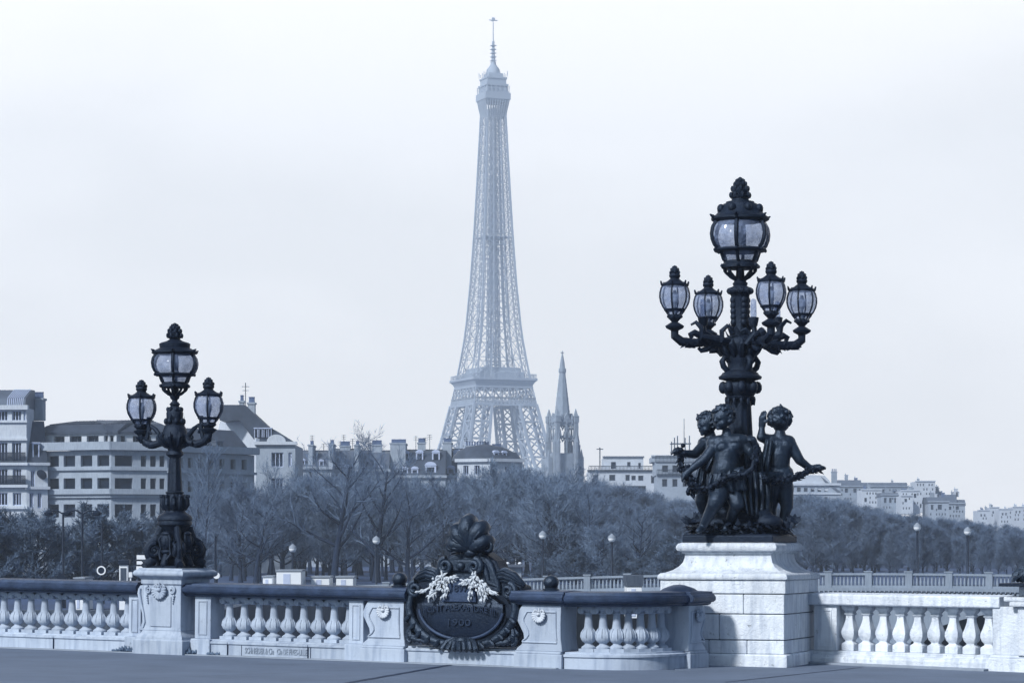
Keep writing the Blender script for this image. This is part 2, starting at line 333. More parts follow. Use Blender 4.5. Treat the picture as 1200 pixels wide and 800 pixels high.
# ------------------------------------------------------------------ the iron tower
def build_tower():
    TY = 1520.0; k = TY / FPX; c = W(578, 671, TY); rz = R(-22)       # px at this distance -> metres
    t = thing('lattice_tower', 'tall pale iron lattice tower rising above the roofs in the haze', 'tower', (c.x, c.y, 1.62 - 31 * k), (0, 0, -rz))
    prof = [(0, 62), (25, 45), (57, 29), (75, 24.2), (97, 19.6), (108, 17.6), (116, 16.0), (140, 12.6), (170, 10.3), (200, 8.6), (230, 7.2), (265, 5.7), (276, 5.4)]
    def h(z):
        for (a, b), (c2, d) in zip(prof, prof[1:]):
            if z <= c2: return lerp(b, d, (z - a) / (c2 - a))
        return prof[-1][1]
    def lw(z): return max(0.0, lerp(15.5, 10.5, min(1, z / 108)) if z < 112 else lerp(8.6, 3.0, (z - 112) / 164))
    TW = .66
    def xpanel(mb, a0, b0, a1, b1, w, sub=False):   # bracing between two chords
        w *= TW; mb.bar(a0, b1, w); mb.bar(b0, a1, w); mb.bar(a1, b1, w * 1.1)
        if sub:
            m0 = (a0 + a1) / 2; m1 = (b0 + b1) / 2; mb.bar(m0, m1, w * .8)
    zs = [0, 24, 44, 57, 67.5, 78, 88, 98]
    for sx in (-1, 1):
        for sy in (-1, 1):
            mb = MB()
            def cor(z): o = h(z); i = o - lw(z); return [Vector((sx * o, sy * o, z)), Vector((sx * i, sy * o, z)), Vector((sx * i, sy * i, z)), Vector((sx * o, sy * i, z))]
            for z0, z1 in zip(zs, zs[1:]):
                A = cor(z0); B = cor(z1)
                for i in range(4):
                    mb.bar(A[i], B[i], 1.45); xpanel(mb, A[i], A[(i + 1) % 4], B[i], B[(i + 1) % 4], 1.0, False)
                    mA = (A[i] + A[(i + 1) % 4]) / 2; mB = (B[i] + B[(i + 1) % 4]) / 2; mb.bar(mA, mB, .55)
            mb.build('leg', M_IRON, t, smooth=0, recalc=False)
    mb = MB()                                        # first gallery, behind the roofs
    mb.square([(33, 54), (35, 56.5), (35, 58.5), (33, 61)]); mb.build('lower_gallery', M_IRON, t, smooth=0)
    mb = MB()                                        # belt of crossed girders under the second gallery
    for z0, z1, nn_ in ((97.5, 101.5, 16), (101.5, 108, 7)):
        for a in range(4):
            M = Matrix.Rotation(a * math.pi / 2, 4, 'Z')
            for i in range(nn_):
                f0 = -1 + 2 * i / nn_; f1 = -1 + 2 * (i + 1) / nn_; h0 = h(z0); h1 = h(z1)
                P = [Vector((f0 * h0, -h0, z0)), Vector((f1 * h0, -h0, z0)), Vector((f0 * h1, -h1, z1)), Vector((f1 * h1, -h1, z1))]
                P = [M @ p for p in P]; mb.bar(P[0], P[3], .42); mb.bar(P[1], P[2], .42); mb.bar(P[0], P[2], .55); mb.bar(P[2], P[3], 1.0); mb.bar(P[0], P[1], 1.0)
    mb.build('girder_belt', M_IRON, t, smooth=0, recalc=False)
    mb = MB().square([(17.4, 108), (17.9, 109.5), (18.8, 111), (19.9, 112), (19.9, 113.2), (19.3, 113.2), (19.3, 113.3), (15, 113.4)])
    mb.build('second_gallery', M_IRON, t, smooth=0)
    mb = MB()
    for a in range(4):
        M = Matrix.Rotation(a * math.pi / 2, 4, 'Z')
        for i in range(25): x = -19.3 + 38.6 * i / 24; mb.bar(M @ Vector((x, -19.3, 113.2)), M @ Vector((x, -19.3, 115.4)), .22)
        mb.bar(M @ Vector((-19.3, -19.3, 115.4)), M @ Vector((19.3, -19.3, 115.4)), .35); mb.bar(M @ Vector((-19.3, -19.3, 114.4)), M @ Vector((19.3, -19.3, 114.4)), .2)
    mb.build('railing', M_IRON, t, smooth=0, recalc=False)
    mb = MB().square([(14, 113.4), (14, 117), (12.5, 117.4), (12.5, 119.5), (9, 120)]); mb.build('pavilion', M_IRON, t, smooth=0)
    mb = MB(); z = 113.4; lv = [z]
    while z < 268: z += max(5.6, h(z) * .72); lv.append(min(z, 270))
    for z0, z1 in zip(lv, lv[1:]):
        for a in range(4):
            M = Matrix.Rotation(a * math.pi / 2, 4, 'Z'); c0 = h(z0); c1 = h(z1); i0 = max(.0, c0 - lw(z0)); i1 = max(.0, c1 - lw(z1))
            X0 = [-c0, -i0, i0, c0]; X1 = [-c1, -i1, i1, c1]
            P = [M @ Vector((x, -c0, z0)) for x in X0]; Q = [M @ Vector((x, -c1, z1)) for x in X1]
            for i in (0, 1, 2): mb.bar(P[i], Q[i], .95 if i == 0 else .5)
            w_ = .5
            for i in (0, 2): xpanel(mb, P[i], P[i + 1], Q[i], Q[i + 1], w_, False); mb.bar((P[i] + P[i + 1]) / 2, (Q[i] + Q[i + 1]) / 2, .2) if c0 > 9 else None
            mb.bar(Q[1], Q[2], .4)
            if z1 > 120: mb.bar(P[1], Q[2], .2); mb.bar(P[2], Q[1], .2)
            # inner faces of the four corner legs
            if i0 > 1.5:
                for s_ in (-1, 1):
                    A = M @ Vector((s_ * i0, -c0, z0)); B = M @ Vector((s_ * i0, -i0, z0)); C = M @ Vector((s_ * i1, -c1, z1)); D = M @ Vector((s_ * i1, -i1, z1))
                    mb.bar(A, D, .22)
                    if s_ > 0: mb.bar(B, D, .4)
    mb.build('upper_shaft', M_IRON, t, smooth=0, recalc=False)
    mb = MB()                                        # lift guides and stairs in the middle
    for z0 in range(116, 270, 6):
        lk = lerp(1.0, .4, (z0 - 116) / 154)
        for a in range(4):
            M = Matrix.Rotation(a * math.pi / 2, 4, 'Z'); g = lerp(3.2, 1.7, (z0 - 116) / 154)
            mb.bar(M @ Vector((-g, -g, z0)), M @ Vector((-g, -g, z0 + 6)), .5 * lk); mb.bar(M @ Vector((-g, -g, z0)), M @ Vector((g, -g, z0 + 6)), .35 * lk); mb.bar(M @ Vector((g, -g, z0)), M @ Vector((-g, -g, z0 + 6)), .35 * lk)
            mb.bar(M @ Vector((-g, -g, z0)), M @ Vector((g, -g, z0)), .6 * lk); mb.bar(M @ Vector((0, -g, z0)), M @ Vector((0, -g, z0 + 6)), .5 * lk)
    mb.build('lift_shaft', M_IRON, t, smooth=0, recalc=False)
    mb = MB()
    mb.square([(h(196) - 1.5, 195.6), (h(196) - .6, 196), (h(196) - 1.5, 196.6)]); mb.build('middle_platform', M_IRON, t, smooth=0)
    mb = MB().square([(6.6, 275), (7.6, 276.2), (7.9, 276.4), (7.9, 280.2), (7.2, 280.2), (7.2, 281), (6.3, 281.2), (6.3, 284), (6.9, 284.3), (6.9, 285.4), (5.9, 285.6), (5.9, 288.2), (6.3, 288.5), (6.3, 289.4), (4.6, 289.8), (4.4, 292)])
    for a in range(4):
        M = Matrix.Rotation(a * math.pi / 2, 4, 'Z')
        for x in (-6.5, -4, -1.2, 1.4, 4.4): mb.bar(M @ Vector((x, -7.4, 281)), M @ Vector((x, -7.4, 284.4)), .4); mb.bar(M @ Vector((x, -6.4, 290)), M @ Vector((x, -6.4, 291.6 + (x % 2))), .3)
        for i in range(9):                            # curved brackets below the top gallery
            x = -5 + 10 * i / 8; mb.bar(M @ Vector((x, -5.6, 266)), M @ Vector((x * 1.3, -7.5, 276.4)), .5)
    mb.build('top_gallery', M_IRON, t, smooth=0, recalc=False)
    MB().lathe([(4.3, 291.5), (4.2, 293), (3.5, 295), (2.3, 296.6), (1.7, 297.4), (1.6, 299)], 12).build('cupola', M_IRON, t)
    mb = MB().lathe([(1.5, 298), (1.2, 299), (1.25, 303), (.9, 303.2), (1.05, 307), (.8, 307.2), (.85, 311), (.35, 311.2), (.25, 324)], 8).box(-2.6, 2.6, -.25, .25, 323.2, 323.7).box(-.25, .25, -2.6, 2.6, 323.2, 323.7).box(-.7, .7, -.7, .7, 323.7, 325)
    for i in range(5): mb.box(-1.5, 1.5, -1.5, 1.5, 299.6 + 2.2 * i, 300 + 2.2 * i)
    mb.build('antenna', M_IRON, t)
build_tower()
# ------------------------------------------------------------------ facades
class Facet:
    def __init__(s, A, B):
        s.A = W(A[0], 640, A[1]); s.B = W(B[0], 640, B[1]); d = s.B - s.A; s.L = Vector((d.x, d.y)).length; s.d = Vector((d.x, d.y)).normalized(); s.ym = (A[1] + B[1]) / 2
        s.M = Matrix(((s.d.x, -s.d.y, 0, s.A.x), (s.d.y, s.d.x, 0, s.A.y), (0, 0, 1, 0), (0, 0, 0, 1)))
    def x(s, px): k = (px - 600) / FPX; return (k * s.A.y - s.A.x) / (s.d.x - k * s.d.y)
    def z(s, py): return 1.62 + (640 - py) / FPX * s.ym
    def op(s, x0, x1, y0, y1): return (s.x(x0), s.x(x1), s.z(y1), s.z(y0))
def wall_grid(mb, F, L, z0, z1, ops, dep=.35, back=8.0):
    st = len(mb.v)
    X = sorted(set([0, L] + [o[0] for o in ops] + [o[1] for o in ops])); Z = sorted(set([z0, z1] + [o[2] for o in ops] + [o[3] for o in ops]))
    for a, b in zip(X, X[1:]):
        for c, d in zip(Z, Z[1:]):
            mx_, mz = (a + b) / 2, (c + d) / 2
            if any(o[0] < mx_ < o[1] and o[2] < mz < o[3] for o in ops): continue
            mb.add([(a, 0, c), (b, 0, c), (b, 0, d), (a, 0, d)], [(0, 1, 2, 3)])
    for a, b, c, d in ops:
        mb.add([(a, 0, c), (b, 0, c), (b, 0, d), (a, 0, d), (a, dep, c), (b, dep, c), (b, dep, d), (a, dep, d)], [(0, 4, 5, 1), (1, 5, 6, 2), (2, 6, 7, 3), (3, 7, 4, 0)])
    mb.add([(0, 0, z0), (0, back, z0), (0, back, z1), (0, 0, z1), (L, 0, z0), (L, back, z0), (L, back, z1), (L, 0, z1)], [(0, 3, 2, 1), (4, 5, 6, 7), (1, 2, 6, 5), (3, 7, 6, 2)])
    mb.xf(F.M, st)
def add_windows(root, F, ops, dep=.3, split=2, fm=None, fw=.1, name='window', bars=1):
    fm = fm or M_FRAMEW
    for a, b, c, d in ops:
        mb = MB(); y0, y1 = dep - .12, dep - .02
        mb.box(a, a + fw, y0, y1, c, d).box(b - fw, b, y0, y1, c, d).box(a + fw, b - fw, y0, y1, c, c + fw).box(a + fw, b - fw, y0, y1, d - fw, d)
        for i in range(1, split): x = lerp(a, b, i / split); mb.box(x - fw * .4, x + fw * .4, y0 + .01, y1 - .01, c + fw, d - fw)
        for i in range(1, bars): z = lerp(c, d, i / bars); mb.box(a + fw, b - fw, y0 + .02, y1 - .02, z - fw * .3, z + fw * .3)
        o = mb.xf(F.M).build(name, fm, root, smooth=0, recalc=False)
        MB().box(a + .004, b - .004, dep - .04, dep - .018, c + .004, d - .004).xf(F.M).build('pane', M_GLASSW, o, smooth=0, recalc=False)
def band(F, z, h, out, L=None, x0=0): L = L or F.L; return MB().box(x0 - out * .5, L + out * .5, -out, .2, z, z + h).xf(F.M)
def roof_prism(F, poly, x0, x1): return MB().prism(poly, 'x', x0, x1).xf(F.M)
def chimney(root, F, px0, px1, y0, y1, yb, dep=1.2, pots=5, m=None):
    a, b = F.x(px0), F.x(px1); z0, z1 = F.z(y1), F.z(y0)
    o = MB().box(a, b, yb, yb + dep, z0, z1).box(a - .12, b + .12, yb - .12, yb + dep + .12, z1, z1 + .22).xf(F.M).build('chimney', m or M_WALL, root, smooth=0)
    if pots:
        mb = MB()
        for i in range(pots): x = lerp(a + .2, b - .2, i / max(1, pots - 1)); mb.lathe([(.16, z1 + .22), (.13, z1 + .8), (.17, z1 + .85), (.17, z1 + .95)], 7, (x, yb + dep / 2, 0))
        mb.xf(F.M).build('chimney_pots', M_POT, o, smooth=0)['kind'] = 'stuff'
    return o
def dormer(root, F, px0, px1, y0, y1, yb, dep=1.6, round_=True, m=None):
    a, b = F.x(px0), F.x(px1); z0, z1 = F.z(y1), F.z(y0); mb = MB(); fw = (b - a) * .17
    mb.box(a, a + fw, yb, yb + dep, z0, z1).box(b - fw, b, yb, yb + dep, z0, z1).box(a + fw, b - fw, yb, yb + dep, z1 - fw, z1).box(a - .08, b + .08, yb - .1, yb + dep, z1, z1 + .12)
    if round_:
        cx = (a + b) / 2; r = (b - a) / 2; mb.prism([(cx + r * math.cos(R(t)), z1 + .12 + .55 * r * math.sin(R(t))) for t in range(0, 181, 20)], 'y', yb - .05, yb + dep)
    o = mb.xf(F.M).build('dormer', m or M_FRAMEW, root, smooth=0)
    MB().box(a + fw, b - fw, yb + .12, yb + .16, z0, z1 - fw).box((a + b) / 2 - .05, (a + b) / 2 + .05, yb + .07, yb + .12, z0, z1 - fw).xf(F.M).build('pane', M_GLASSW, o, smooth=0)
    return o
GZ = -1.8
# ---- (a) corner apartment house with a round bay, far left
def house_bay():
    F = Facet((-14, 287.3), (31, 287)); G = Facet((31, 287), (56, 287.8))
    t = thing('apartment_house', 'pale corner apartment house with balconies and a glazed studio roof, cut by the left edge', 'house')
    ops = [F.op(a, b, y0, y1) for a, b in ((-3, 9), (14, 25), ) for y0, y1 in ((481, 493), (518, 540))] + [F.op(27.5, 30, 481, 493)]
    arch = [F.op(a, b, y0, y1) for a, b in ((-3, 9), (15, 25)) for y0, y1 in ((549, 567), (577, 592))]
    wl = MB(); wall_grid(wl, F, F.L, GZ, F.z(478), ops + arch, back=3.2)
    gops = [G.op(36, 41, 551, 571), G.op(34.5, 39.5, 577, 595), G.op(44, 49, 577, 595)]
    wall_grid(wl, G, G.L, GZ, G.z(545), gops); wl.build('wall', M_WALL2, t, smooth=0)
    add_windows(t, F, ops + arch, split=3); add_windows(t, G, gops)
    for y, h, o in ((480, .5, .5), (495, .25, .25), (516, .25, .3), (545, .3, .5), (571, .3, .55), (596, .3, .3)): band(F, F.z(y), h, o).build('cornice', M_WALL2, t, smooth=0)
    for y in (545, 573): band(G, G.z(y), .3, .4).build('cornice', M_WALL2, t, smooth=0)
    for y in (540, 567):
        mb = MB(); z = F.z(y); L = F.L
        for i in range(70): x = L * i / 69; mb.box(x - .02, x + .02, -.48, -.44, z, z + .9)
        mb.box(0, L, -.5, -.42, z + .9, z + .96).xf(F.M).build('balcony_railing', M_DARK, t, smooth=0)
    L = G.L; zt = G.z(545); zr = G.z(492)
    roof_prism(G, [(0, zt), (2.4, zr), (8, zr), (8, zt)], 0, L).build('mansard_roof', M_SLATE, t, smooth=0)
    dormer(t, G, 39, 47, 519, 538, .45, 1.8, False)
    z = F.z(478)
    roof_prism(F, [(0, z), (.3, z + 1.1), (3.2, z + 2.2), (4.4, z + 2.2), (4.4, z)], 0, F.L * .96).build('studio_roof', M_ZINC, t, smooth=0)
    mb = MB()
    for i in range(9): x = F.L * (.5 + .05 * i); mb.bar((x, -.02, z + .2), (x, .28, z + 1.1), .07); mb.bar((x, .26, z + 1.12), (x, 3.2, z + 2.24), .09)
    mb.xf(F.M).build('glazing_bar', M_FRAMEW, t, smooth=0)
    chimney(t, F, 15, 38, 466, 490, 4.5, 1.4, 10)
    mb = MB().tube([(0, 0, 0), (0, -.3, .1), (0, -.5, .1)], .05, 6).lathe([(.02, 0), (.4, .08), (.62, .22)], 14, cap=False)
    mb.build('satellite_dish', M_DARK, t, loc=G.M @ Vector((G.x(47), -.5, G.z(557))), rot=(R(-60), 0, R(-20)))
house_bay()
# ---- (b) long office block
def office_block():
    A = Facet((42, 289.5), (130, 286)); B = Facet((130, 286), (196, 288)); C = Facet((196, 288), (298, 298))
    t = thing('office_block', 'long pale office block with rows of wide dark windows under a grey mansard roof', 'office building')
    pil = {}
    wl = MB(); allops = []
    rows = ((533.5, 546.5), (560, 575.5), (590.5, 606))
    for F, cols, rws in ((A, [(46, 54), (56, 69), (74.5, 88), (94.5, 108), (114, 128)], rows), (B, [(134.5, 155.5), (165, 171.5), (176, 183), (187, 193)], rows), (C, [(199, 204), (209, 215), (220, 226), (232, 238), (244, 250), (257, 263), (270, 276), (283, 289)], ((537, 549), (564, 578), (594, 608)))):
        ops = [F.op(a, b, y0, y1) for a, b in cols for y0, y1 in rws]; allops.append((F, ops)); wall_grid(wl, F, F.L, GZ, F.z(rws[0][0] - 5.5), ops, .55, 14)
    wl.build('wall', M_WALL, t, smooth=0)
    for F, ops in allops: add_windows(t, F, ops, .5, 1 if F is not C else 2, M_ZINC, .09, bars=1)
    for F, ys_ in ((A, ((527.5, .9, .7), (551, .35, .3), (579, .6, .6), (583, .35, .3))), (B, ((527.5, .9, .7), (551, .35, .3), (579, .6, .6), (583, .35, .3))), (C, ((531, .8, .6), (555, .3, .3), (582, .5, .4)))):
        for y, h, o in ys_: band(F, F.z(y), h, o).build('cornice', M_WALL, t, smooth=0)
    for F, cols, top in ((A, [(56, 69), (75, 89), (95, 109), (115, 126.5)], 0), (B, [(131.5, 149), (158, 166), (172, 180), (185, 192)], 0)):
        z0, z1 = F.z(522.5), F.z(508); ops = [(F.x(a), F.x(b), F.z(520.5), F.z(510)) for a, b in cols]; m_ = MB()
        st = Matrix.Translation((0, 0, 0)); F2 = Facet((0, 300), (1, 300)); F2.M = F.M @ Matrix.Translation((0, 1.2, 0)); F2.L = F.L
        wall_grid(m_, F2, F.L, z0 - .2, z1, ops, .6, 8); m_.build('attic_wall', M_WALL2, t, smooth=0)
        add_windows(t, F2, ops, .5, 2, M_ZINC, .08)
        roof_prism(F, [(-.3, F.z(527)), (1.1, F.z(522.3)), (1.1, F.z(527))], 0, F.L).build('lower_roof', M_ZINC, t, smooth=0)
        roof_prism(F, [(.9, z1), (.9, z1 + .25), (2.6, F.z(497)), (3.0, F.z(497) + .1), (9, F.z(489)), (9, z1)], -.3, F.L + .3).build('mansard_roof', M_SLATE, t, smooth=0)
        mb = MB()
        for i in range(24): x = F.L * i / 23; mb.bar((x, 3.0, F.z(497) + .16), (x, 9, F.z(489) + .06), .1)
        mb.xf(F.M).build('roof_seam', M_ZINC, t, smooth=0)
    roof_prism(C, [(.1, C.z(531)), (3.5, C.z(501)), (9, C.z(497)), (14, C.z(531))], 0, C.L).build('mansard_roof', M_SLATE, t, smooth=0)
    for a, b in ((243, 252), (258, 266)): dormer(t, C, a, b, 517, 528, .7, 2.0, False, M_ZINC)
office_block()
# ---- (c) tall house with a white party wall
def gable_house():
    F = Facet((300, 325), (346, 325)); G = Facet((254, 333), (300, 325))
    t = thing('gabled_house', 'tall house with a blank white party wall and a dark mansard with chimneys', 'house')
    ops = [F.op(318, 332, 530, 547), F.op(318, 332, 560, 575), F.op(338, 342, 530, 546)]
    wl = MB(); wall_grid(wl, F, F.L, GZ, F.z(521), ops, .4, 12); wl.build('wall', M_WALL, t, smooth=0); add_windows(t, F, ops, split=3)
    z0 = GZ; g = MB(); pts = [(G.x(254), z0), (G.x(300), z0), (G.x(300), G.z(515)), (G.x(296), G.z(512)), (G.x(288), G.z(500)), (G.x(279), G.z(492)), (G.x(258), G.z(492)), (G.x(254), G.z(510))]
    MB().prism(pts, 'y', 0, .6).xf(G.M).build('party_wall', M_WALL2, t, smooth=0)
    zt = F.z(521); band(F, zt, .4, .45).build('cornice', M_WALL2, t, smooth=0)
    cx = F.x(324); r = F.x(335) - cx
    MB().prism([(cx + r * math.cos(R(a)), zt + .4 + .75 * r * math.sin(R(a))) for a in range(0, 181, 15)], 'y', -.4, .8).xf(F.M).build('pediment', M_WALL2, t, smooth=0)
    MB().prism([(F.x(300), zt + .3), (F.x(280), F.z(492)), (F.x(257), F.z(492)), (F.x(257), F.z(474)), (F.x(286), F.z(474)), (F.x(314), F.z(500)), (F.x(319), F.z(502)), (F.x(345), zt + .3)], 'y', .3, 6).xf(F.M).build('mansard_roof', M_SLATE, t, smooth=0)
    for a, b in ((298, 302), (303, 307.5), (309, 313), (314.5, 318)): dormer(t, F, a, b, 502, 512, .02, 1, False)
    chimney(t, F, 288, 296, 472, 488, 2.5, 1.5, 4, M_WALL); chimney(t, F, 278, 283, 470, 480, 2.5, 1.4, 3, M_WALL)
    p = F.M @ Vector((F.x(281), 7, 0)); z = F.z(476)
    MB().bar((p.x, p.y, z), (p.x, p.y, z + 3.4), .09).bar((p.x - .5, p.y, z + 2.9), (p.x + .5, p.y, z + 2.9), .06).bar((p.x - .4, p.y, z + 2.4), (p.x + .4, p.y, z + 2.4), .06).build('aerial', M_DARK, t, smooth=0)
gable_house()
# ---- (d, e) the terrace of mansard houses, one thing per house
def mansard_house(px0, px1, ytop, ycor, Y, label, dorm, chim, small=(), wallm=None, wins=(), roofm=None):
    F = Facet((px0, Y), (px1, Y)); t = thing('mansard_house', label, 'house', group='mansard houses behind the bare trees')
    ops = [F.op(*o) for o in wins]; wl = MB(); wall_grid(wl, F, F.L, GZ, F.z(ycor), ops, .3, 13); wl.build('wall', wallm or M_WALL, t, smooth=0); add_windows(t, F, ops)
    zc, zt = F.z(ycor), F.z(ytop); band(F, zc - .1, .45, .5).build('cornice', M_WALL, t, smooth=0)
    roof_prism(F, [(.1, zc + .35), (2.6, zt - .6), (7, zt), (11, zt - .6), (13, zc + .35)], 0, F.L).build('mansard_roof', roofm or M_ZINC, t, smooth=0)
    for d in dorm: dormer(t, F, *d, yb=lerp(.3, 2.4, max(0, (F.z(d[3]) - zc) / max(.1, zt - zc))), dep=2.2)
    ra = random.Random(int(px0)); mb = MB()
    for i in range(3):
        x = ra.uniform(.1, .9) * F.L; hh = ra.uniform(1.2, 2.6); mb.bar((x, 6.8, zt - .2), (x, 6.8, zt + hh), .09)
        for q in range(3): mb.bar((x - .4, 6.8, zt + hh - .1 - .3 * q), (x + .4, 6.8, zt + hh - .1 - .3 * q), .05)
    mb.box(0, F.L, 6.7, 6.9, zt - .25, zt + .06).xf(F.M).build('roof_ridge', M_DARK, t, smooth=0)
    for c in chim: chimney(t, F, *c[:4], yb=c[4] if len(c) > 4 else 2.0, dep=7 if c[3] - c[2] > 14 else 1.4, pots=c[5] if len(c) > 5 else 6)
    return t
mansard_house(345, 388, 526, 549, 420, 'grey roofed house with a tall pale chimney stack beside the white party wall', [(352, 357, 539, 547), (374, 379, 540, 549)], [(361, 366, 522, 548, .4, 2), (385, 390, 521, 556, .2, 3)])
mansard_house(388, 418, 524, 552, 424, 'grey roofed house behind the thickest bare trunk between two pale stacks', [(394, 399, 548, 556), (403, 409, 546, 555)], [(396, 408, 522, 530, 5, 7), (415, 420, 522, 556, .2, 3)])
mansard_house(418, 456, 526, 552, 428, 'grey roofed house with one broad stack left of the long dormered roof', [(424, 428, 548, 557), (443, 449, 547, 557)], [(434, 446, 521, 530, 4, 8)])
mansard_house(456, 522, 525, 559, 430, 'long dark mansard house with two rows of white dormers and a flat stack top', [(487, 495.5, 529.5, 538), (506, 515, 529.5, 538), (473, 479, 530, 537), (460, 466, 549, 558.5), (471, 478, 549, 558.5), (482, 490, 549, 558.5), (498, 511, 545, 557.5)], [(457, 475, 520, 553, .6, 12), (488, 497, 518, 527, 6, 5)], roofm=M_SLATE)
mansard_house(522, 552, 524, 559, 436, 'short dark mansard house with a broad pale party stack left of the round pavilion', [(531, 540, 529, 538), (524, 533, 548, 559)], [(519, 529, 519, 549, .3, 6), (545, 573, 522, 528, 5, 9)], roofm=M_SLATE)
def pavilion_house():
    F = Facet((536, 404), (574, 402)); G = Facet((574, 402), (612, 405)); t = thing('pavilion_house', 'pale stone house with a domed slate roof below the iron tower', 'house')
    ops = [F.op(543, 549, 545, 556), F.op(556, 562, 545, 556)]; g2 = [G.op(568 + 9, 583, 544, 555), G.op(592, 598, 546, 556)]
    wl = MB(); wall_grid(wl, F, F.L, GZ, F.z(540), ops); wall_grid(wl, G, G.L, GZ, G.z(540), g2); wl.build('wall', M_WALL2, t, smooth=0); add_windows(t, F, ops); add_windows(t, G, g2)
    for H in (F, G): band(H, H.z(541), .5, .5).build('cornice', M_WALL2, t, smooth=0)
    c = W(568, 540, 408)
    MB().lathe([(5.2, 0), (5.0, .7), (4.2, 1.6), (2.8, 2.2), (1.2, 2.5), (.3, 2.6), (.05, 3.2)], 20, (c.x, c.y, c.z)).build('dome', M_SLATE, t)
    z = G.z(540)
    roof_prism(G, [(.2, z + .3), (1.8, G.z(529)), (6, G.z(526)), (9, z)], .5, G.L).build('roof', M_SLATE, t, smooth=0)
    for a, b in ((582, 588), (592, 597)): dormer(t, G, a, b, 530, 538, .8)
    chimney(t, G, 590, 594, 524, 532, 5, 1.2, 3); chimney(t, F, 555, 566, 525, 533, 7, 1.2, 6)
    MB().prism([(F.x(548), F.z(535)), (F.x(566), F.z(535)), (F.x(557), F.z(526))], 'y', 6, 6.6).xf(F.M).build('gable', M_WALL2, t, smooth=0)
pavilion_house()
# ---- (g) church tower with a stone spire
def church():
    Y = 760; k = Y / FPX; c = W(659, 640, Y); t = thing('church_tower', 'gothic stone church tower with pinnacles and a slender spire right of the iron tower', 'church', (c.x, c.y, 0), (0, 0, R(24)))
    Z = lambda py: 1.62 + (640 - py) * k
    def bk(x0, x1, y0, y1, z0, z1): return MB().box(x0, x1, y0, y1, z0, z1)
    hw = 2.95
    mb = MB()                                       # four corner piers and lintels leave tall open belfry arches
    for sx in (-1, 1):
        for sy in (-1, 1): mb.box(sx * hw - .6, sx * hw + .6, sy * hw - .6, sy * hw + .6, GZ, Z(494))
    for z0, z1 in ((GZ, Z(531)), (Z(513), Z(510.5)), (Z(499), Z(495))): mb.square([(hw, z0), (hw, z1)])
    for a in range(4):
        M = Matrix.Rotation(a * math.pi / 2, 4, 'Z')
        for x in (0,): mb.bar(M @ Vector((x, -hw, Z(531))), M @ Vector((x, -hw, Z(497))), .4)
        for x in (-2.0, 0, 2.0):
            for sg in (-1, 1): mb.bar(M @ Vector((x + sg * .7, -hw, Z(503))), M @ Vector((x, -hw, Z(498.6))), .3); mb.bar(M @ Vector((x + sg * .7, -hw, Z(517))), M @ Vector((x, -hw, Z(513))), .3)
    mb.build('belfry', M_WALL3, t, smooth=0)
    spn = [(2.5, Z(497)), (2.3, Z(488)), (.88, Z(437)), (1.1, Z(436)), (1.1, Z(432)), (.8, Z(431.5)), (.62, Z(424)), (.22, Z(416)), (.1, Z(411))]
    spire = MB().lathe(spn, 8, rot=R(22.5))
    MB().box(-.5, .5, -.1, .1, Z(413.5), Z(412.7)).build('cross', M_DARK, t, smooth=0)
    for sx in (-1, 1):
        for sy in (-1, 1):
            MB().square([(.75, 0), (.75, 1.6), (.85, 1.7), (.5, 2.0), (.06, 4.0)], (sx * hw, sy * hw, Z(495))).build('pinnacle', M_WALL3, t, smooth=0)
            for q in (0, 1):
                x, y = (sx * (hw + .75), sy * (hw - .1)) if q else (sx * (hw - .1), sy * (hw + .75))
                MB().square([(.34, GZ), (.34, Z(519)), (.42, Z(518.6)), (.3, Z(516)), (.06, Z(507))], (x, y, 0)).build('buttress', M_WALL3, t, smooth=0)
    mb = MB()                                       # small pinnacles and crockets
    for a in range(4):
        M = Matrix.Rotation(a * math.pi / 2, 4, 'Z'); st = len(mb.v)
        for x in (-1.7, 0, 1.7): mb.square([(.26, Z(497)), (.26, Z(492)), (.34, Z(491.5)), (.05, Z(485))], (x, -hw - .1, 0))
        for x in (-2.1, -.7, .7, 2.1): mb.square([(.2, Z(513)), (.2, Z(509)), (.04, Z(504))], (x, -hw - .35, 0))
        mb.xf(M, st)
    for q in range(8):
        a = R(22.5 + 45 * q)
        for f in range(9): y_ = lerp(487, 440, f / 9); r = lerp(2.2, .95, f / 9); mb.ell((r * math.cos(a), r * math.sin(a), Z(y_)), .16, 6, 4)
    spire.add(mb.v, mb.f); spire.build('spire', M_WALL3, t, smooth=0, recalc=False)
    for a in range(4):
        M = Matrix.Rotation(a * math.pi / 2, 4, 'Z'); MB().prism([(-1.5, Z(495)), (1.5, Z(495)), (0, Z(484))], 'y', -hw - .3, -hw + .4).xf(M).build('gablet', M_WALL3, t, smooth=0)
    mb = MB()                                       # stepped stair turret and nave shoulder on the right
    mb.box(3.1, 4.9, -2.0, 2, GZ, Z(521)).box(4.4, 6.2, -1.6, 2, GZ, Z(535)).square([(.5, Z(521)), (.08, Z(510))], (4.2, -1.2, 0)).square([(.4, Z(535)), (.06, Z(526))], (5.7, -1.0, 0)); mb.build('stair_turret', M_WALL3, t, smooth=0)
    mb = MB().box(-5.4, -3.1, -2.0, 3, GZ, Z(537)).square([(.4, Z(537)), (.06, Z(527))], (-5.0, -1.5, 0)).square([(.4, Z(537)), (.06, Z(528))], (-3.7, -1.5, 0)); mb.build('side_chapel', M_WALL3, t, smooth=0)
church()
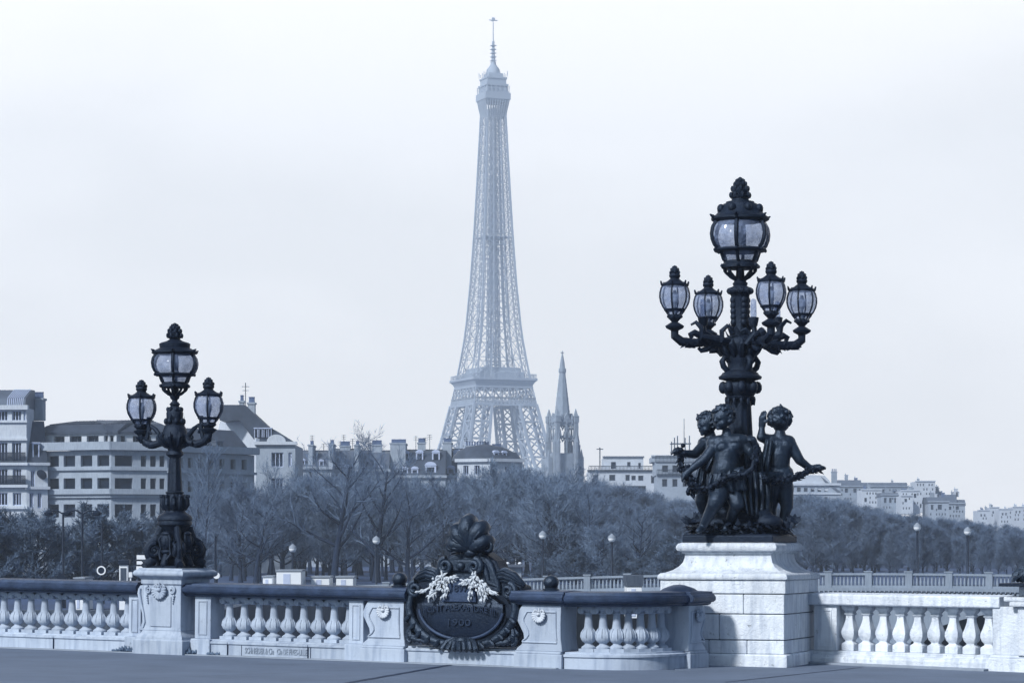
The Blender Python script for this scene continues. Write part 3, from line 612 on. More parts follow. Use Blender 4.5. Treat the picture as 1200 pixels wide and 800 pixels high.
# ---- (h..l) buildings right of the church
def block(name, label, cat, boxes, wins, Y, wall, roofs=(), dep=12, group=None, rot=0.0, rails=()):
    t = thing(name, label, cat, group=group); rb = random.Random(len(label) * 7 + int(boxes[0][0])); wins = list(wins)
    if name in ('hill_house', 'riverside_block'):
        for bx in boxes:
            y = bx[2] + 2.5
            while y < bx[2] + 17 and y + 3 < bx[3]:
                x = bx[0] + 1.6 + rb.uniform(0, .8)
                while x + 2 < bx[1] - .8:
                    o = (x, x + 1.5, y, y + 2.7); hit = any(o[0] < w_[1] + .5 and o[1] > w_[0] - .5 and o[2] < w_[3] + .6 and o[3] > w_[2] - .6 for w_ in wins)
                    if not hit and rb.random() < .72: wins.append(o)
                    x += 3.4
                y += 5.2
        F = Facet((boxes[0][0], Y), (boxes[0][1], Y)); top = min([b_[2] for b_ in boxes] + [r[2] for r in roofs])
        for i in range(rb.choice((1, 2, 3))):
            px = rb.uniform(boxes[0][0] + 1, boxes[0][1] - 3); z0 = F.z(top) - .8; x = F.x(px); hh = rb.uniform(1.3, 2.6); wd = rb.uniform(.5, 1.3)
            MB().box(x, x + wd, 3, 4, z0, z0 + hh).box(x - .1, x + wd + .1, 2.9, 4.1, z0 + hh, z0 + hh + .2).box(x + .1, x + .3, 3.3, 3.6, z0 + hh + .2, z0 + hh + .8).xf(F.M).build('chimney', rb.choice((M_WALL3, M_WALL2, M_POT)), t, smooth=0)
    for bx in boxes:
        F = Facet((bx[0], Y + bx[4] if len(bx) > 4 else Y), (bx[1], (Y + bx[4] if len(bx) > 4 else Y) + rot)); ops = [F.op(*o) for o in wins if o[0] >= bx[0] and o[1] <= bx[1] and o[2] >= bx[2] and o[3] <= bx[3]]
        wl = MB(); wall_grid(wl, F, F.L, max(GZ, F.z(bx[3])), F.z(bx[2]), ops, .5, dep); wl.build('wall', wall, t, smooth=0); add_windows(t, F, ops, .4, 1, M_ZINC, .12)
        band(F, F.z(bx[2]), .35, .35).build('parapet', M_ZINC if name == 'modern_block' else wall, t, smooth=0)
    for r in roofs:
        F = Facet((r[0], Y), (r[1], Y)); z0, z1 = F.z(r[3]), F.z(r[2]); i = r[4] if len(r) > 4 else 2.5
        roof_prism(F, [(-.2, z0), (i, z1), (dep - i, z1), (dep, z0)], 0, F.L).build('roof', M_ZINC, t, smooth=0)
    for r in rails:
        F = Facet((r[0], Y - .5), (r[1], Y - .5)); z = F.z(r[2]); mb = MB(); N = int((r[1] - r[0]) / 1.6)
        for i in range(N + 1): x = F.L * i / N; mb.box(x - .06, x + .06, -.06, .06, z, z + 1.2)
        mb.box(0, F.L, -.07, .07, z + 1.2, z + 1.34).xf(F.M).build('railing', M_DARK, t, smooth=0)
    return t
t = block('modern_block', 'white stepped apartment block with small square windows right of the church', 'apartment block', [(707, 754, 536, 552, 3), (689, 769, 552, 600)],
      [(716, 722, 541, 549), (735, 739, 541, 547), (748, 751, 542, 549), (714, 721, 556, 563), (733, 738, 556, 563), (740, 745, 557, 562.5), (748, 754, 557, 563), (763, 767, 557, 566), (735, 757, 569, 576), (695, 701, 556, 563)], 620, M_WALL2, rails=[(690, 768, 552)])
Y = 624; p = W(703, 540, Y); MB().bar((p.x, p.y, W(0, 552, Y).z), (p.x, p.y, W(0, 524, Y).z), .25).bar((p.x - .8, p.y, W(0, 526, Y).z), (p.x + .8, p.y, W(0, 526, Y).z), .2).build('aerial_mast', M_DARK, t, smooth=0)
t = block('terraced_block', 'stepped apartment block with railed terraces behind the bronze cherubs', 'apartment block', [(764, 838, 535, 541, 6), (768, 832, 541, 557, 3), (770, 845, 557, 600)],
      [(776, 783, 545, 553), (788, 795, 545, 553), (800, 806, 545, 553), (776, 782, 561, 570), (788, 794, 561, 570), (800, 806, 561, 570)], 560, M_WALL, rails=[(768, 832, 541), (770, 845, 557)])
F = Facet((786, 566), (810, 566)); mb = MB()
for a in (787, 790.5, 794, 803, 808): x = F.x(a); mb.box(x - .12, x + .12, 0, .3, F.z(535), F.z(514) + random.uniform(-1.5, 1.2))
mb.box(0, F.L, -.2, 3, F.z(520), F.z(519)).box(0, F.L, -.2, 3, F.z(530), F.z(529)); mb.xf(F.M).build('roof_gantry', M_ZINC, t, smooth=0)
MB().lathe([(.08, 0), (.06, 5.4)], 6, tuple(F.M @ Vector((F.x(802), 1, F.z(519))))).build("aerial_mast", M_DARK, t, smooth=0)
def temple_house():
    Y = 700; F = Facet((918, Y), (984, Y)); t = thing('pedimented_house', 'pale classical house with a row of windows and a broad gable right of the cherubs', 'house')
    ops = [F.op(a, a + 4.5, 569.5, 576) for a in (926, 934, 942, 950, 958, 966)] + [F.op(a, a + 4, 582, 589) for a in (926, 936, 946, 956, 966)]
    wl = MB(); wall_grid(wl, F, F.L, GZ, F.z(568), ops, .4, 14); wl.build('wall', M_WALL, t, smooth=0); add_windows(t, F, ops, .35, 1, M_ZINC)
    band(F, F.z(568.5), .6, .6).build('cornice', M_WALL2, t, smooth=0); band(F, F.z(579), .4, .4).build('cornice', M_WALL2, t, smooth=0)
    MB().prism([(0, F.z(568)), (F.L, F.z(577)), (F.L * .74, F.z(557)), (F.L * .1, F.z(555))], 'y', .2, 10).xf(F.M).build('gable', M_WALL2, t, smooth=0)
    chimney(t, F, 976, 982, 553, 572, 2, 1.5, 3, M_WALL3)
    MB().prism([(F.x(962), F.z(558)), (F.x(985), F.z(576)), (F.x(985), F.z(580)), (F.x(966), F.z(564))], 'y', -.2, 10).xf(F.M).build('roof', M_ZINC, t, smooth=0)
temple_house()
block('hill_house', 'low grey roofed house at the left of the hill rooftops', 'house', [(984, 1010, 570, 600)], [(990, 994, 572, 577), (1000, 1004, 572, 577)], 880, M_WALL3, roofs=[(983, 1010, 562, 571)])
block('hill_house', 'house with a plain white end wall below grey roofs on the hill', 'house', [(1010, 1033, 574, 600)], [(1013, 1016, 583, 588)], 860, M_WALL2)
block('hill_house', 'long grey terrace roof with small chimneys along the skyline of the hill', 'house', [(1010, 1064, 570, 600)], [(1034, 1040, 573, 577), (1046, 1051, 573, 577)], 930, M_WALL3, roofs=[(1009, 1064, 565, 571)])
block('hill_house', 'grey house with a row of narrow windows between two white blocks on the hill', 'house', [(1033, 1056, 580, 604)], [(1036, 1039, 583, 589), (1042, 1045, 583, 589), (1048, 1051, 583, 589)], 850, M_WALL3, roofs=[(1032, 1057, 577, 581)])
block('hill_house', 'white cubic house in two steps at the middle of the hill', 'house', [(1056, 1078, 575, 602), (1056, 1070, 581, 602, -6)], [(1060, 1063, 584, 588), (1071, 1074, 578, 583)], 845, M_WALL2)
block('hill_house', 'largest plain white block on the hill, blank wall to the river', 'apartment block', [(1073, 1096, 564, 600)], [(1077, 1080, 590, 595)], 900, M_WALL2)
block('hill_house', 'dark roofed narrow house just right of the largest white block', 'house', [(1095, 1105, 581, 600)], [(1098, 1101, 585, 590)], 905, M_WALL3, roofs=[(1094, 1105, 575, 582)])
block('hill_house', 'low pale house with dark windows in front of the largest white block', 'house', [(1088, 1112, 588, 610)], [(1091, 1094, 591, 597), (1099, 1104, 591, 597)], 840, M_WALL, roofs=[(1087, 1112, 582, 589)])
block('hill_house', 'sloping grey roofed house at the right foot of the hill rooftops', 'house', [(1108, 1131, 590, 612)], [(1112, 1115, 593, 597), (1120, 1124, 593, 597)], 870, M_WALL, roofs=[(1106, 1122, 579, 591), (1120, 1132, 585, 592)])
for i, (a, b, c) in enumerate(((1146, 1160, 598), (1160, 1171, 594.5), (1171, 1187, 596.5), (1187, 1206, 594))):
    block('riverside_block', ['small hazy white block at the left of the far right skyline', 'narrow hazy white tower block on the far right skyline', 'broad hazy white block between two taller ones at far right', 'hazy white block cut by the right edge of the picture'][i], 'apartment block', [(a, b, c, 640)], [(a + 3, a + 5, c + 4, c + 7), (a + 7, a + 9, c + 4, c + 7)], 1150 + 20 * (i % 2), M_WALL2)
# ------------------------------------------------------------------ the low stone bridge across the background
def far_bridge():
    Y = 195.0; t = thing('stone_bridge', 'low stone bridge with a slender balustrade crossing behind the parapets', 'bridge')
    rail = lambda x: -.37 - .0007 * (x - 25) ** 2
    x0, x1 = -13.0, 68.0; N = 162; dx = (x1 - x0) / N
    spans = [(-11, 24.5), (29.5, 65)]
    def low(x):
        for a, b in spans:
            if a < x < b: u = (2 * (x - a) / (b - a) - 1); return -6.5 + 4.0 * math.sqrt(max(0, 1 - u * u))
        return -9.4
    mb = MB()
    for i in range(N):
        a = x0 + i * dx; b = a + dx; la, lb = low(a + .001), low(b - .001)
        if abs(la - lb) > 2: la = lb = min(la, lb)
        ta, tb = rail(a) - 1.45, rail(b) - 1.45
        mb.add([(a, Y, la), (b, Y, lb), (b, Y, tb), (a, Y, ta), (a, Y + 14, la), (b, Y + 14, lb), (b, Y + 14, tb), (a, Y + 14, ta)], [(0, 1, 2, 3), (4, 7, 6, 5), (0, 4, 5, 1), (3, 2, 6, 7)])
        for q, (u, v) in enumerate(((la, ta), (lb, tb))):
            x = a if q == 0 else b
            mb.add([(x, Y, u), (x, Y + 14, u), (x, Y + 14, v), (x, Y, v)], [(0, 1, 2, 3)]) if i in (0, N - 1) else None
    mb.build('arches', M_BRIDGE, t, smooth=0, recalc=False)
    for a, b in ((24.5, 29.5),):
        MB().prism([(a - .3, Y - .02), (a - .3, Y - 1.2), ((a + b) / 2, Y - 3.2), (b + .3, Y - 1.2), (b + .3, Y - .02)], 'z', -9.4, -5.6).build('cutwater', M_BRIDGE, t, smooth=0)
    mb = MB()
    for i in range(54):
        a = x0 + (x1 - x0) * i / 54; b = x0 + (x1 - x0) * (i + 1) / 54; za, zb = rail(a), rail(b)
        mb.add([(x, y, z + d) for x, z in ((a, za), (b, zb)) for y, d in ((Y - .5, -1.1), (Y - .5, -1.32), (Y + .3, -1.32), (Y + .3, -1.1))], [(0, 1, 5, 4), (1, 2, 6, 5), (2, 3, 7, 6), (3, 0, 4, 7)])
        mb.add([(x, y, z + d) for x, z in ((a, za), (b, zb)) for y, d in ((Y - .2, -1.62), (Y - .2, -1.9), (Y + .2, -1.9), (Y + .2, -1.62))], [(0, 1, 5, 4), (1, 2, 6, 5), (2, 3, 7, 6), (3, 0, 4, 7)])
    mb.build('cornice', M_BRIDGE, t, smooth=0, recalc=False)
    mb = MB()
    for i in range(230): x = x0 + .2 + i * .35; z = rail(x); mb.box(x - .09, x + .09, Y - .36, Y + .1, z - 1.6, z - 1.34)
    mb.build('dentil_course', M_BRIDGE, t, smooth=0, recalc=False)
    mb = MB()
    for i in range(54):
        a = x0 + (x1 - x0) * i / 54; b = x0 + (x1 - x0) * (i + 1) / 54; za, zb = rail(a), rail(b)
        for d0, d1, wy in ((0, -.16, .17), (-.92, -1.098, .19)):
            mb.add([(x, y, z + d) for x, z in ((a, za), (b, zb)) for y, d in ((Y - wy, d0), (Y - wy, d1), (Y + wy, d1), (Y + wy, d0))], [(0, 1, 5, 4), (1, 2, 6, 5), (2, 3, 7, 6), (3, 0, 4, 7)])
    mb.build('rail', M_BRIDGE, t, smooth=0, recalc=False)
    px = -12.5; n = 0
    while px < x1:
        z = rail(px); MB().box(px - .24, px + .24, Y - .24, Y + .24, z - 1.1, z + .07).box(px - .29, px + .29, Y - .29, Y + .29, z + .07, z + .16).build('post', M_BRIDGE, t, smooth=0)
        mb = MB()
        for i in range(9):
            x = px + .24 + (3.02 - .48) * (i + .5) / 9; z = rail(x); mb.lathe([(.055, z - .94), (.085, z - .75), (.07, z - .55), (.045, z - .3), (.07, z - .14)], 6, (x, Y, 0), cap=False)
        mb.build('baluster_row', M_BRIDGE, t, smooth=0, recalc=False); px += 3.02
far_bridge()
# ------------------------------------------------------------------ parapet pieces (local: x along the parapet, -y towards the road, z up)
PLINTH = [(0.0, -.3), (0.0, .165), (-.02, .17), (-.02, .20), (.03, .215), (.03, .235), (.42, .235), (.42, -.3)]
CAP = [(.02, .845), (-.03, .862), (-.03, .884), (-.075, .893), (-.098, .912), (-.104, .925), (-.104, .968), (-.088, .972), (-.088, .988), (-.068, .994), (-.055, 1.012), (-.05, 1.034), (.21, 1.05), (.47, 1.034), (.475, 1.012), (.488, .994), (.508, .988), (.508, .972), (.524, .968), (.524, .925), (.518, .912), (.495, .893), (.45, .884), (.45, .862), (.40, .845)]
def baluster_mb():
    mb = MB(); z0 = .235
    mb.box(-.105, .105, -.105, .105, z0, z0 + .045)
    mb.lathe([(.098, .28), (.10, .30), (.08, .315), (.053, .335), (.051, .35), (.08, .372), (.104, .405), (.109, .445), (.103, .485), (.082, .52), (.064, .545), (.057, .59), (.050, .67), (.045, .735), (.056, .745), (.056, .756), (.045, .763), (.05, .78), (.072, .80)], 20)
    for k in range(8):                                  # raised lobes on the bulb
        a = k * math.pi / 4; mb.tube([(.088 * math.cos(a), .088 * math.sin(a), .385), (.110 * math.cos(a), .110 * math.sin(a), .44), (.10 * math.cos(a), .10 * math.sin(a), .495), (.068 * math.cos(a), .068 * math.sin(a), .55)], [.007, .012, .011, .004], 6)
    mb.box(-.1, .1, -.08, .08, .80, .85)
    for sx in (-1, 1):                                  # side volutes of the capital
        mb.add(*(lambda m: (m.v, m.f))(MB().lathe([(.04, -.085), (.046, -.07), (.046, .07), (.04, .085)], 12).xf(Matrix.Translation((sx * .088, 0, .79)) @ Matrix.Rotation(R(90), 4, 'X'))))
    return mb
BAL = baluster_mb().build('baluster', M_STONE, None, smooth=40)
BAL_USED = [False]
def put_baluster(parent, x, y, rz=0.0):
    if not BAL_USED[0]: o = BAL; BAL_USED[0] = True
    else: o = BAL.copy(); COL.objects.link(o)
    o.parent = parent; o.location = (x, y, 0); o.rotation_euler = (0, 0, rz); return o
def pilaster(parent, x0, x1, m=None, out=.0, zt=.848, z0=.235, name='pilaster'):
    mb = MB(); mb.box(x0, x1, -out + .03, .39, z0, zt); o = mb.build(name, m or M_STONE, parent, smooth=0, bevel=.008)
    w_ = x1 - x0; i = w_ * .22; y = -out + .03; f = MB()
    for a, b, c, d in ((x0 + i, x1 - i, zt - .075, zt - .06), (x0 + i, x1 - i, z0 + .06, z0 + .075), (x0 + i, x0 + i + .015, z0 + .075, zt - .075), (x1 - i - .015, x1 - i, z0 + .075, zt - .075)): f.box(a, b, y - .012, y + .01, c, d)
    f.build('panel_moulding', m or M_STONE, o, smooth=0); return o
def shell_ornament(parent, c, r, m, lobes=9, name='shell_ornament'):
    mb = MB()
    for k in range(lobes):
        a = R(-90 - 105 + 210 * k / (lobes - 1)); d = Vector((math.cos(a), 0, math.sin(a))); mb.caps(Vector(c) + Vector((0, -.012, 0)), Vector(c) + d * r * .82 + Vector((0, -.03, 0)), r * .07, r * .19, 8)
    mb.ell((c[0], c[1] - .03, c[2] + r * .12), (r * .3, .035, r * .24), 10, 6)
    for sg in (-1, 1): mb.spiral((c[0] + sg * r * .42, c[1] - .02, c[2] + r * .42), r * .3, 1.2, r * .11, sgn=sg, start=0 if sg > 0 else math.pi, steps=16, n=6)
    mb.caps((c[0], c[1] - .02, c[2] + r * .5), (c[0], c[1] - .02, c[2] + r * .95), r * .14, r * .05, 8)
    return mb.build(name, m, parent)
def straight_run(name, label, s0, s1, pil0=None, pil1=None, bal=None):
    o = on_line(s0); t = thing(name, label, 'balustrade', o, LROT, 'balustrades of the bridge parapet'); L = s1 - s0
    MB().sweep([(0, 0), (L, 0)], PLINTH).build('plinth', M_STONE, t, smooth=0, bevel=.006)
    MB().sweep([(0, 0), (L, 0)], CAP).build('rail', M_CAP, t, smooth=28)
    for pr in (pil0, pil1):
        if pr:
            pilaster(t, pr[0] - s0, pr[1] - s0); a, b = pr[0] - s0 - .03, pr[1] - s0 + .03
            MB().box(a, b, -.035, .4, -.3, .232).build('pilaster_base', M_STONE, t, smooth=0, bevel=.01)
    mb = MB(); x = .9
    while x < L - .3: mb.box(x - .004, x + .004, -.0225, .01, -.05, .198); x += 1.37
    mb.build('joint', M_TAR, t, smooth=0)
    b0, b1, n = bal
    for i in range(n): put_baluster(t, lerp(b0, b1, (i + .5) / n) - s0, .21)
    return t
sp = (S(405) - S(250)) / 8.7
t = straight_run('balustrade', 'pale balustrade with dark rail at the left edge, left of the shell carved pedestal', S(-75), S(163), None, (S(149), S(163)), (S(148) - 14 * sp, S(148), 14))
t2 = straight_run('balustrade', 'pale balustrade with dark rail between the shell carved pedestal and the bronze cartouche', S(207), S(424), (S(226.5), S(245)), (S(407), S(424)), (S(252) - .02, S(407) + .03, 9))
a, b = S(283) - S(207), S(364) - S(207)
text_mesh('SCHNEIDER & Cie   Cie DE FIVES-LILLE', .12, .004, 'inscription', M_CARVED, t2, ((a + b) / 2, -.0235 + .02, .085), width=b - a - .12)
MB().box(b - .006, b + .006, -.004, .01, -.05, .166).box(a - .004, a + .004, -.004, .01, .0, .166).build('plinth_joint', M_TAR, t2, smooth=0)
# weeds in the joint below the parapet
def weed(px, y_off, h, label):
    q = on_line(S(px), y_off); t = thing('weed', label, 'plant', q); mb = MB(); rnd = random.Random(px)
    for i in range(46): a = rnd.uniform(0, 6.28); mb.leaf((rnd.uniform(-.09, .09), rnd.uniform(-.03, .01), 0), (math.cos(a) * .6, math.sin(a) * .3 - .2, 1), (0, -1, .3), h * rnd.uniform(.5, 1.1), .03)
    mb.build('leaves', M_TWIG3, t, smooth=0)
weed(152, -.04, .11, 'small dark weed tuft at the left foot of the shell carved pedestal'); weed(141, -.03, .07, 'tiny dark weed tuft left of the shell carved pedestal')
weed(226, -.07, .10, 'small dark weed tuft in the shadow right of the shell carved pedestal'); weed(251, -.03, .06, 'tiny dark weed at the base of the second balustrade')
# ------------------------------------------------------------------ pedestal of the three lantern lamp
PED_S = S(186) + .13
def lamp_pedestal():
    c = on_line(PED_S, .22); t = thing('stone_pedestal', 'square pale pedestal carved with a shell and scrolls under the three lantern lamp', 'pedestal', c, LROT)
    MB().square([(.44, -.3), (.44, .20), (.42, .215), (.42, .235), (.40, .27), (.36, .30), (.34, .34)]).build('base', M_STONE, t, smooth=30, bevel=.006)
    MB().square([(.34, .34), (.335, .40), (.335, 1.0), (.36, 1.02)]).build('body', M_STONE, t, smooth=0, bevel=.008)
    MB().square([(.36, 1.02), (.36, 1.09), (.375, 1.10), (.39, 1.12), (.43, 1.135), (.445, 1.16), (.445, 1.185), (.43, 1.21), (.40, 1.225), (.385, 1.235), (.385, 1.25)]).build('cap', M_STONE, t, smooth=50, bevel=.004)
    MB().box(-.20, .17, -.352, -.33, .40, .84).build('panel', M_STONE, t, smooth=0, bevel=.006)
    prof = [(-.34, 1.0), (-.40, .99), (-.435, .93), (-.435, .85), (-.41, .76), (-.375, .66), (-.355, .56), (-.355, .47), (-.375, .40), (-.41, .345), (-.41, .335), (-.335, .335), (-.335, .6)]
    for y0 in (-.33, .19): MB().prism(prof, 'y', y0, y0 + .15).build('scroll_bracket', M_STONE, t, smooth=40, bevel=.008)
    for y0, sg in ((-.33, 1),): MB().tube([(-.39, -.345, .95), (-.40, -.345, .88), (-.37, -.345, .74), (-.325, -.345, .60), (-.30, -.345, .46), (-.33, -.345, .38)], [.02, .025, .022, .018, .016, .012], 8).build('scroll_moulding', M_STONE, t)
    o = shell_ornament(t, (-.02, -.355, .92), .13, M_STONE, 11)
    mb = MB()
    for sg in (-1, 1): mb.spiral((-.02 + sg * .21, -.355, .93), .055, 1.6, .018, sgn=-sg, start=math.pi / 2); [mb.ell((-.02 + sg * (.24 - .006 * i), -.35, .85 - .035 * i), .019 - .002 * i, 8, 6) for i in range(4)]
    mb.build('scroll_ornament', M_STONE, t); return c
PED_C = lamp_pedestal()
# ------------------------------------------------------------------ scrolled piers with bronze balls, the cartouche between them
def scroll_pier(name, label, loc, rot, wd, flip=1, ball=True, capw=.06, hump=False, ballx=0.0, orn=None):
    t = thing(name, label, 'pier', loc, rot, 'scrolled piers of the parapet'); h = wd / 2
    MB().box(-h - .02, h + .02, -.085, .45, -.3, .19).box(-h, h, -.07, .44, .19, .225).build('base', M_STONE, t, smooth=0, bevel=.01)
    lf = [(-h - .01, .225), (-h + .01, .26), (-h + .075, .31), (-h + .115, .38), (-h + .105, .46), (-h + .055, .55), (-h + .01, .63), (-h + .005, .70), (-h + .04, .78), (-h + .085, .85)]
    rt = [(h - .015, .85), (h - .02, .60), (h - .015, .40), (h, .30), (h + .01, .225)]
    if flip < 0: lf, rt = [(-a, z) for a, z in rt][::-1], [(-a, z) for a, z in lf][::-1]
    pol = lf + rt
    MB().prism(pol, 'y', -.045, .44).build('body', M_STONE, t, smooth=40, bevel=.008)
    pts = [Vector((a * .74 + .012, -.052, .225 + (z - .225) * .66 + .12)) for a, z in pol]; pts.append(pts[0])
    MB().tube(pts, .011, 6).build('panel_moulding', M_STONE, t)
    shell_ornament(t, (.012, -.06, .71), .105, orn or M_WALL2, 11)
    cp = [(a * 1.0 - (0 if a > .2 else .06), z) for a, z in CAP]; cp = [(a + (.03 if a > .2 else 0), z) for a, z in cp]
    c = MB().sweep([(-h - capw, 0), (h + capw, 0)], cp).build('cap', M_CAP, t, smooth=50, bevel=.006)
    if ball: MB().lathe([(.11, 1.03), (.115, 1.06), (.085, 1.075), (.095, 1.09)], 20, (ballx, .18, 0)).ell((ballx, .18, 1.155), (.108, .108, .095), 22, 14).build('ball_finial', M_BRONZE2, t)
    if hump:
        mb = MB(); mb.tube([(-h * 1.9, .2, .98), (-h * 1.1, .2, 1.02), (-h * .3, .2, 1.04), (h * .5, .2, 1.02), (h + .1, .2, .985), (h + .24, .2, .955)], [.12, .19, .22, .19, .13, .07], 16, .42); mb.build('scroll_top', M_CAP, t)
    return t
scroll_pier('scroll_pier', 'scrolled pale pier with bronze ball, left of the bronze cartouche', on_line(S(451)), LROT, S(476) - S(427), ballx=.12)
scroll_pier('scroll_pier', 'scrolled pale pier with bronze ball, right of the bronze cartouche', on_line(S(633)), LROT, S(660) - S(607), ballx=.06)
def cartouche():
    sc_ = S(544.5); t = thing('cartouche', 'large dark bronze cartouche with shell crest, pale laurel garlands and raised dates', 'monument', on_line(sc_), LROT)
    pw = S(607) - S(478); x0 = S(476) - sc_; x1 = S(608) - sc_
    MB().sweep([(x0, 0), (x1, 0)], PLINTH).build('plinth', M_STONE, t, smooth=0, bevel=.006)
    U = lambda zx, zy, y=0.0: Vector(((zx - 412) / 326.0, y, .215 + (683 - zy) / 359.7))
    body = [(215, 665), (160, 650), (125, 600), (118, 520), (112, 440), (108, 380), (150, 345), (230, 325), (285, 320), (292, 250), (335, 205), (500, 205), (560, 245), (600, 330), (640, 350), (690, 365), (700, 440), (690, 520), (685, 610), (660, 655), (600, 668)]
    MB().prism([(U(a, b).x, U(a, b).z) for a, b in body], 'y', .02, .34).build('back_plate', M_BRONZE, t, smooth=40, bevel=.03)
    # the shield: a shallow convex plate
    cxp, N = 403, 44; ring = []
    for i in range(N):
        a = 2 * math.pi * i / N; ca, sa = math.cos(a), math.sin(a)
        if sa <= 0.25: p = (cxp + 208 * ca, 478 - 148 * sa)
        else:
            p = (cxp + 208 * ca * (1 - .12 * sa), 478 - 148 * min(1.0, sa) * (.55 + .45 * max(0, 1 - abs(ca) * 1.25) * 1.15))
        ring.append(p)
    mb = MB(); vs = [tuple(U(cxp, 470, -.115))]; fs = []
    for j, f in enumerate((.35, .7, .92, 1.0)):
        for a, b in ring: q = U(lerp(cxp, a, f), lerp(470, b, f)); vs.append((q.x, -.045 - .07 * (1 - f * f), q.z))
    fs += [(0, 1 + i, 1 + (i + 1) % N) for i in range(N)]
    for j in range(3): fs += [(1 + j * N + i, 1 + j * N + (i + 1) % N, 1 + (j + 1) * N + (i + 1) % N, 1 + (j + 1) * N + i) for i in range(N)]
    o = len(vs); vs += [(v[0], .05, v[2]) for v in vs[-N:]]; fs += [(o - N + i, o - N + (i + 1) % N, o + (i + 1) % N, o + i) for i in range(N)]
    MB().add(vs, fs).build('shield', M_SHIELD, t, smooth=60)
    # arched date plate above the shield
    MB().prism([(U(cxp + 88 * math.cos(R(a)), 0).x, U(0, 450 - 118 * math.sin(R(a))).z) for a in range(0, 181, 12)], 'y', -.135, -.02).build('date_plate', M_CAP, t, smooth=30, bevel=.012)
    pl_ = [U(cxp + 215 * math.cos(R(a)), 478 - 156 * math.sin(R(a)), -.075) for a in range(-176, -3, 6)]
    MB().tube(pl_, .022, 8).build('rim', M_CAP, t)
    text_mesh('1897', .13, .004, 'date_lettering', M_LETTER, t, U(403, 384, -.143), width=.27)
    text_mesh('PONT ALEXANDRE III', .115, .006, 'name_lettering', M_LETTER, t, U(403, 478, -.122), rot=(R(90), 0, 0), width=1.12, arc=.05)
    text_mesh('1900', .125, .005, 'year_lettering', M_LETTER, t, U(396, 552, -.105), width=.36)
    # outer frame with volutes, in two halves
    for sg in (-1, 1):
        X = lambda dx: cxp + sg * dx
        fr = [(238, 395), (262, 430), (272, 480), (262, 530), (238, 575), (205, 610), (160, 640), (110, 655), (60, 660)]
        mb = MB(); mb.tube([U(X(a), b, -.05) for a, b in fr], [.04, .05, .055, .06, .065, .07, .065, .06, .05], 12)
        for i in range(2, 7): a, b = fr[i + 1]; mb.tube([U(X(a - 6), b - 12, -.08), U(X(a), b, -.12), U(X(a + 12), b + 12, -.12), U(X(a + 14), b + 26, -.06)], [.02, .035, .03, .01], 8)
        mb.build('frame', M_BRONZE2, t)
        MB().spiral(U(X(240), 392, -.05), .105, 1.75, .046, sgn=-sg, start=math.pi / 2, n=10, depth=.05).build('volute', M_BRONZE2, t)
        mb = MB()                                    # fluted horn of leaf rolling outwards over the shoulder
        hp = [(132, 352), (160, 326), (196, 318), (236, 332), (268, 352), (292, 364)]; hr = [.07, .10, .105, .09, .06, .03]
        mb.tube([U(X(a), b, .10) for a, b in hp], [q * .9 for q in hr], 14, 1.2)
        for k in range(7):
            an = R(-70 + 30 * k); mb.tube([U(X(a), b, .10) + Vector((0, -math.cos(an) * r * 1.05, math.sin(an) * r * .9)) for (a, b), r in zip(hp, hr)], [r * .26 for r in hr], 6)
        mb.build('acanthus_shoulder', M_BRONZE2, t)
        mb = MB()                                    # foot leaf
        for k in range(5): mb.tube([U(X(250 + 8 * k), 560 + 8 * k, -.02), U(X(268 - 6 * k), 610 + 6 * k, -.08), U(X(262 - 26 * k), 655, -.06)], [.03, .045, .02], 8)
        mb.spiral(U(X(258), 628, -.06), .075, 1.4, .03, sgn=sg, start=-math.pi / 2); mb.build('foot_leaf', M_BRONZE2, t)
    mb = MB(); rnd = random.Random(5)
    for k in range(7): x = 412 + (k - 3) * 24; mb.tube([U(x * .6 + 412 * .4, 628, -.07), U(x, 650, -.16 + .012 * abs(k - 3)), U(x + (k - 3) * 4, 678, -.16), U(x + (k - 3) * 6, 694, -.11)], [.025, .042, .04, .015], 8)
    mb.ell(U(412, 640, -.1), (.1, .07, .06), 12, 8); mb.build('base_acanthus', M_BRONZE2, t)
    # crest: block, two volutes, shell
    mb = MB(); ol = [(292, 400), (296, 320), (310, 262), (340, 222), (380, 208), (470, 208), (520, 222), (552, 258), (572, 310), (590, 352), (598, 400)]
    mb.prism([(U(a, b).x, U(a, b).z) for a, b in ol], 'y', -.05, .30); a = U(340, 302); b = U(472, 238); mb.box(a.x, b.x, -.10, .2, a.z, b.z); mb.ell(U(405, 272, -.1), (.07, .06, .06), 12, 8)
    mb.build('crest_block', M_BRONZE2, t, smooth=50, bevel=.03)
    for sg in (-1, 1):
        MB().spiral(U(405 + sg * 74, 274, -.11), .108, 1.8, .045, sgn=-sg, start=math.pi / 2, n=10, depth=.04).build('crest_volute', M_BRONZE2, t)
        MB().tube([U(405 + sg * 105, 262, -.05), U(405 + sg * 120, 300, -.04), U(405 + sg * 132, 350, -.03), U(405 + sg * 180, 372, -.02)], [.05, .055, .05, .03], 10).build('crest_side_scroll', M_BRONZE2, t)
    mb = MB(); mb.ell(U(440, 190, .08), (.3, .17, .09), 16, 8)
    for k in range(5): mb.ell(U(400 + 22 * k, 215, -.02), (.035, .05, .06), 8, 6)
    mb.ell(U(445, 205, -.05), (.12, .07, .07), 12, 8); mb.build('mask_band', M_BRONZE2, t)
    mb = MB(); mb.ell(U(446, 150, .06), (.26, .16, .20), 20, 14)
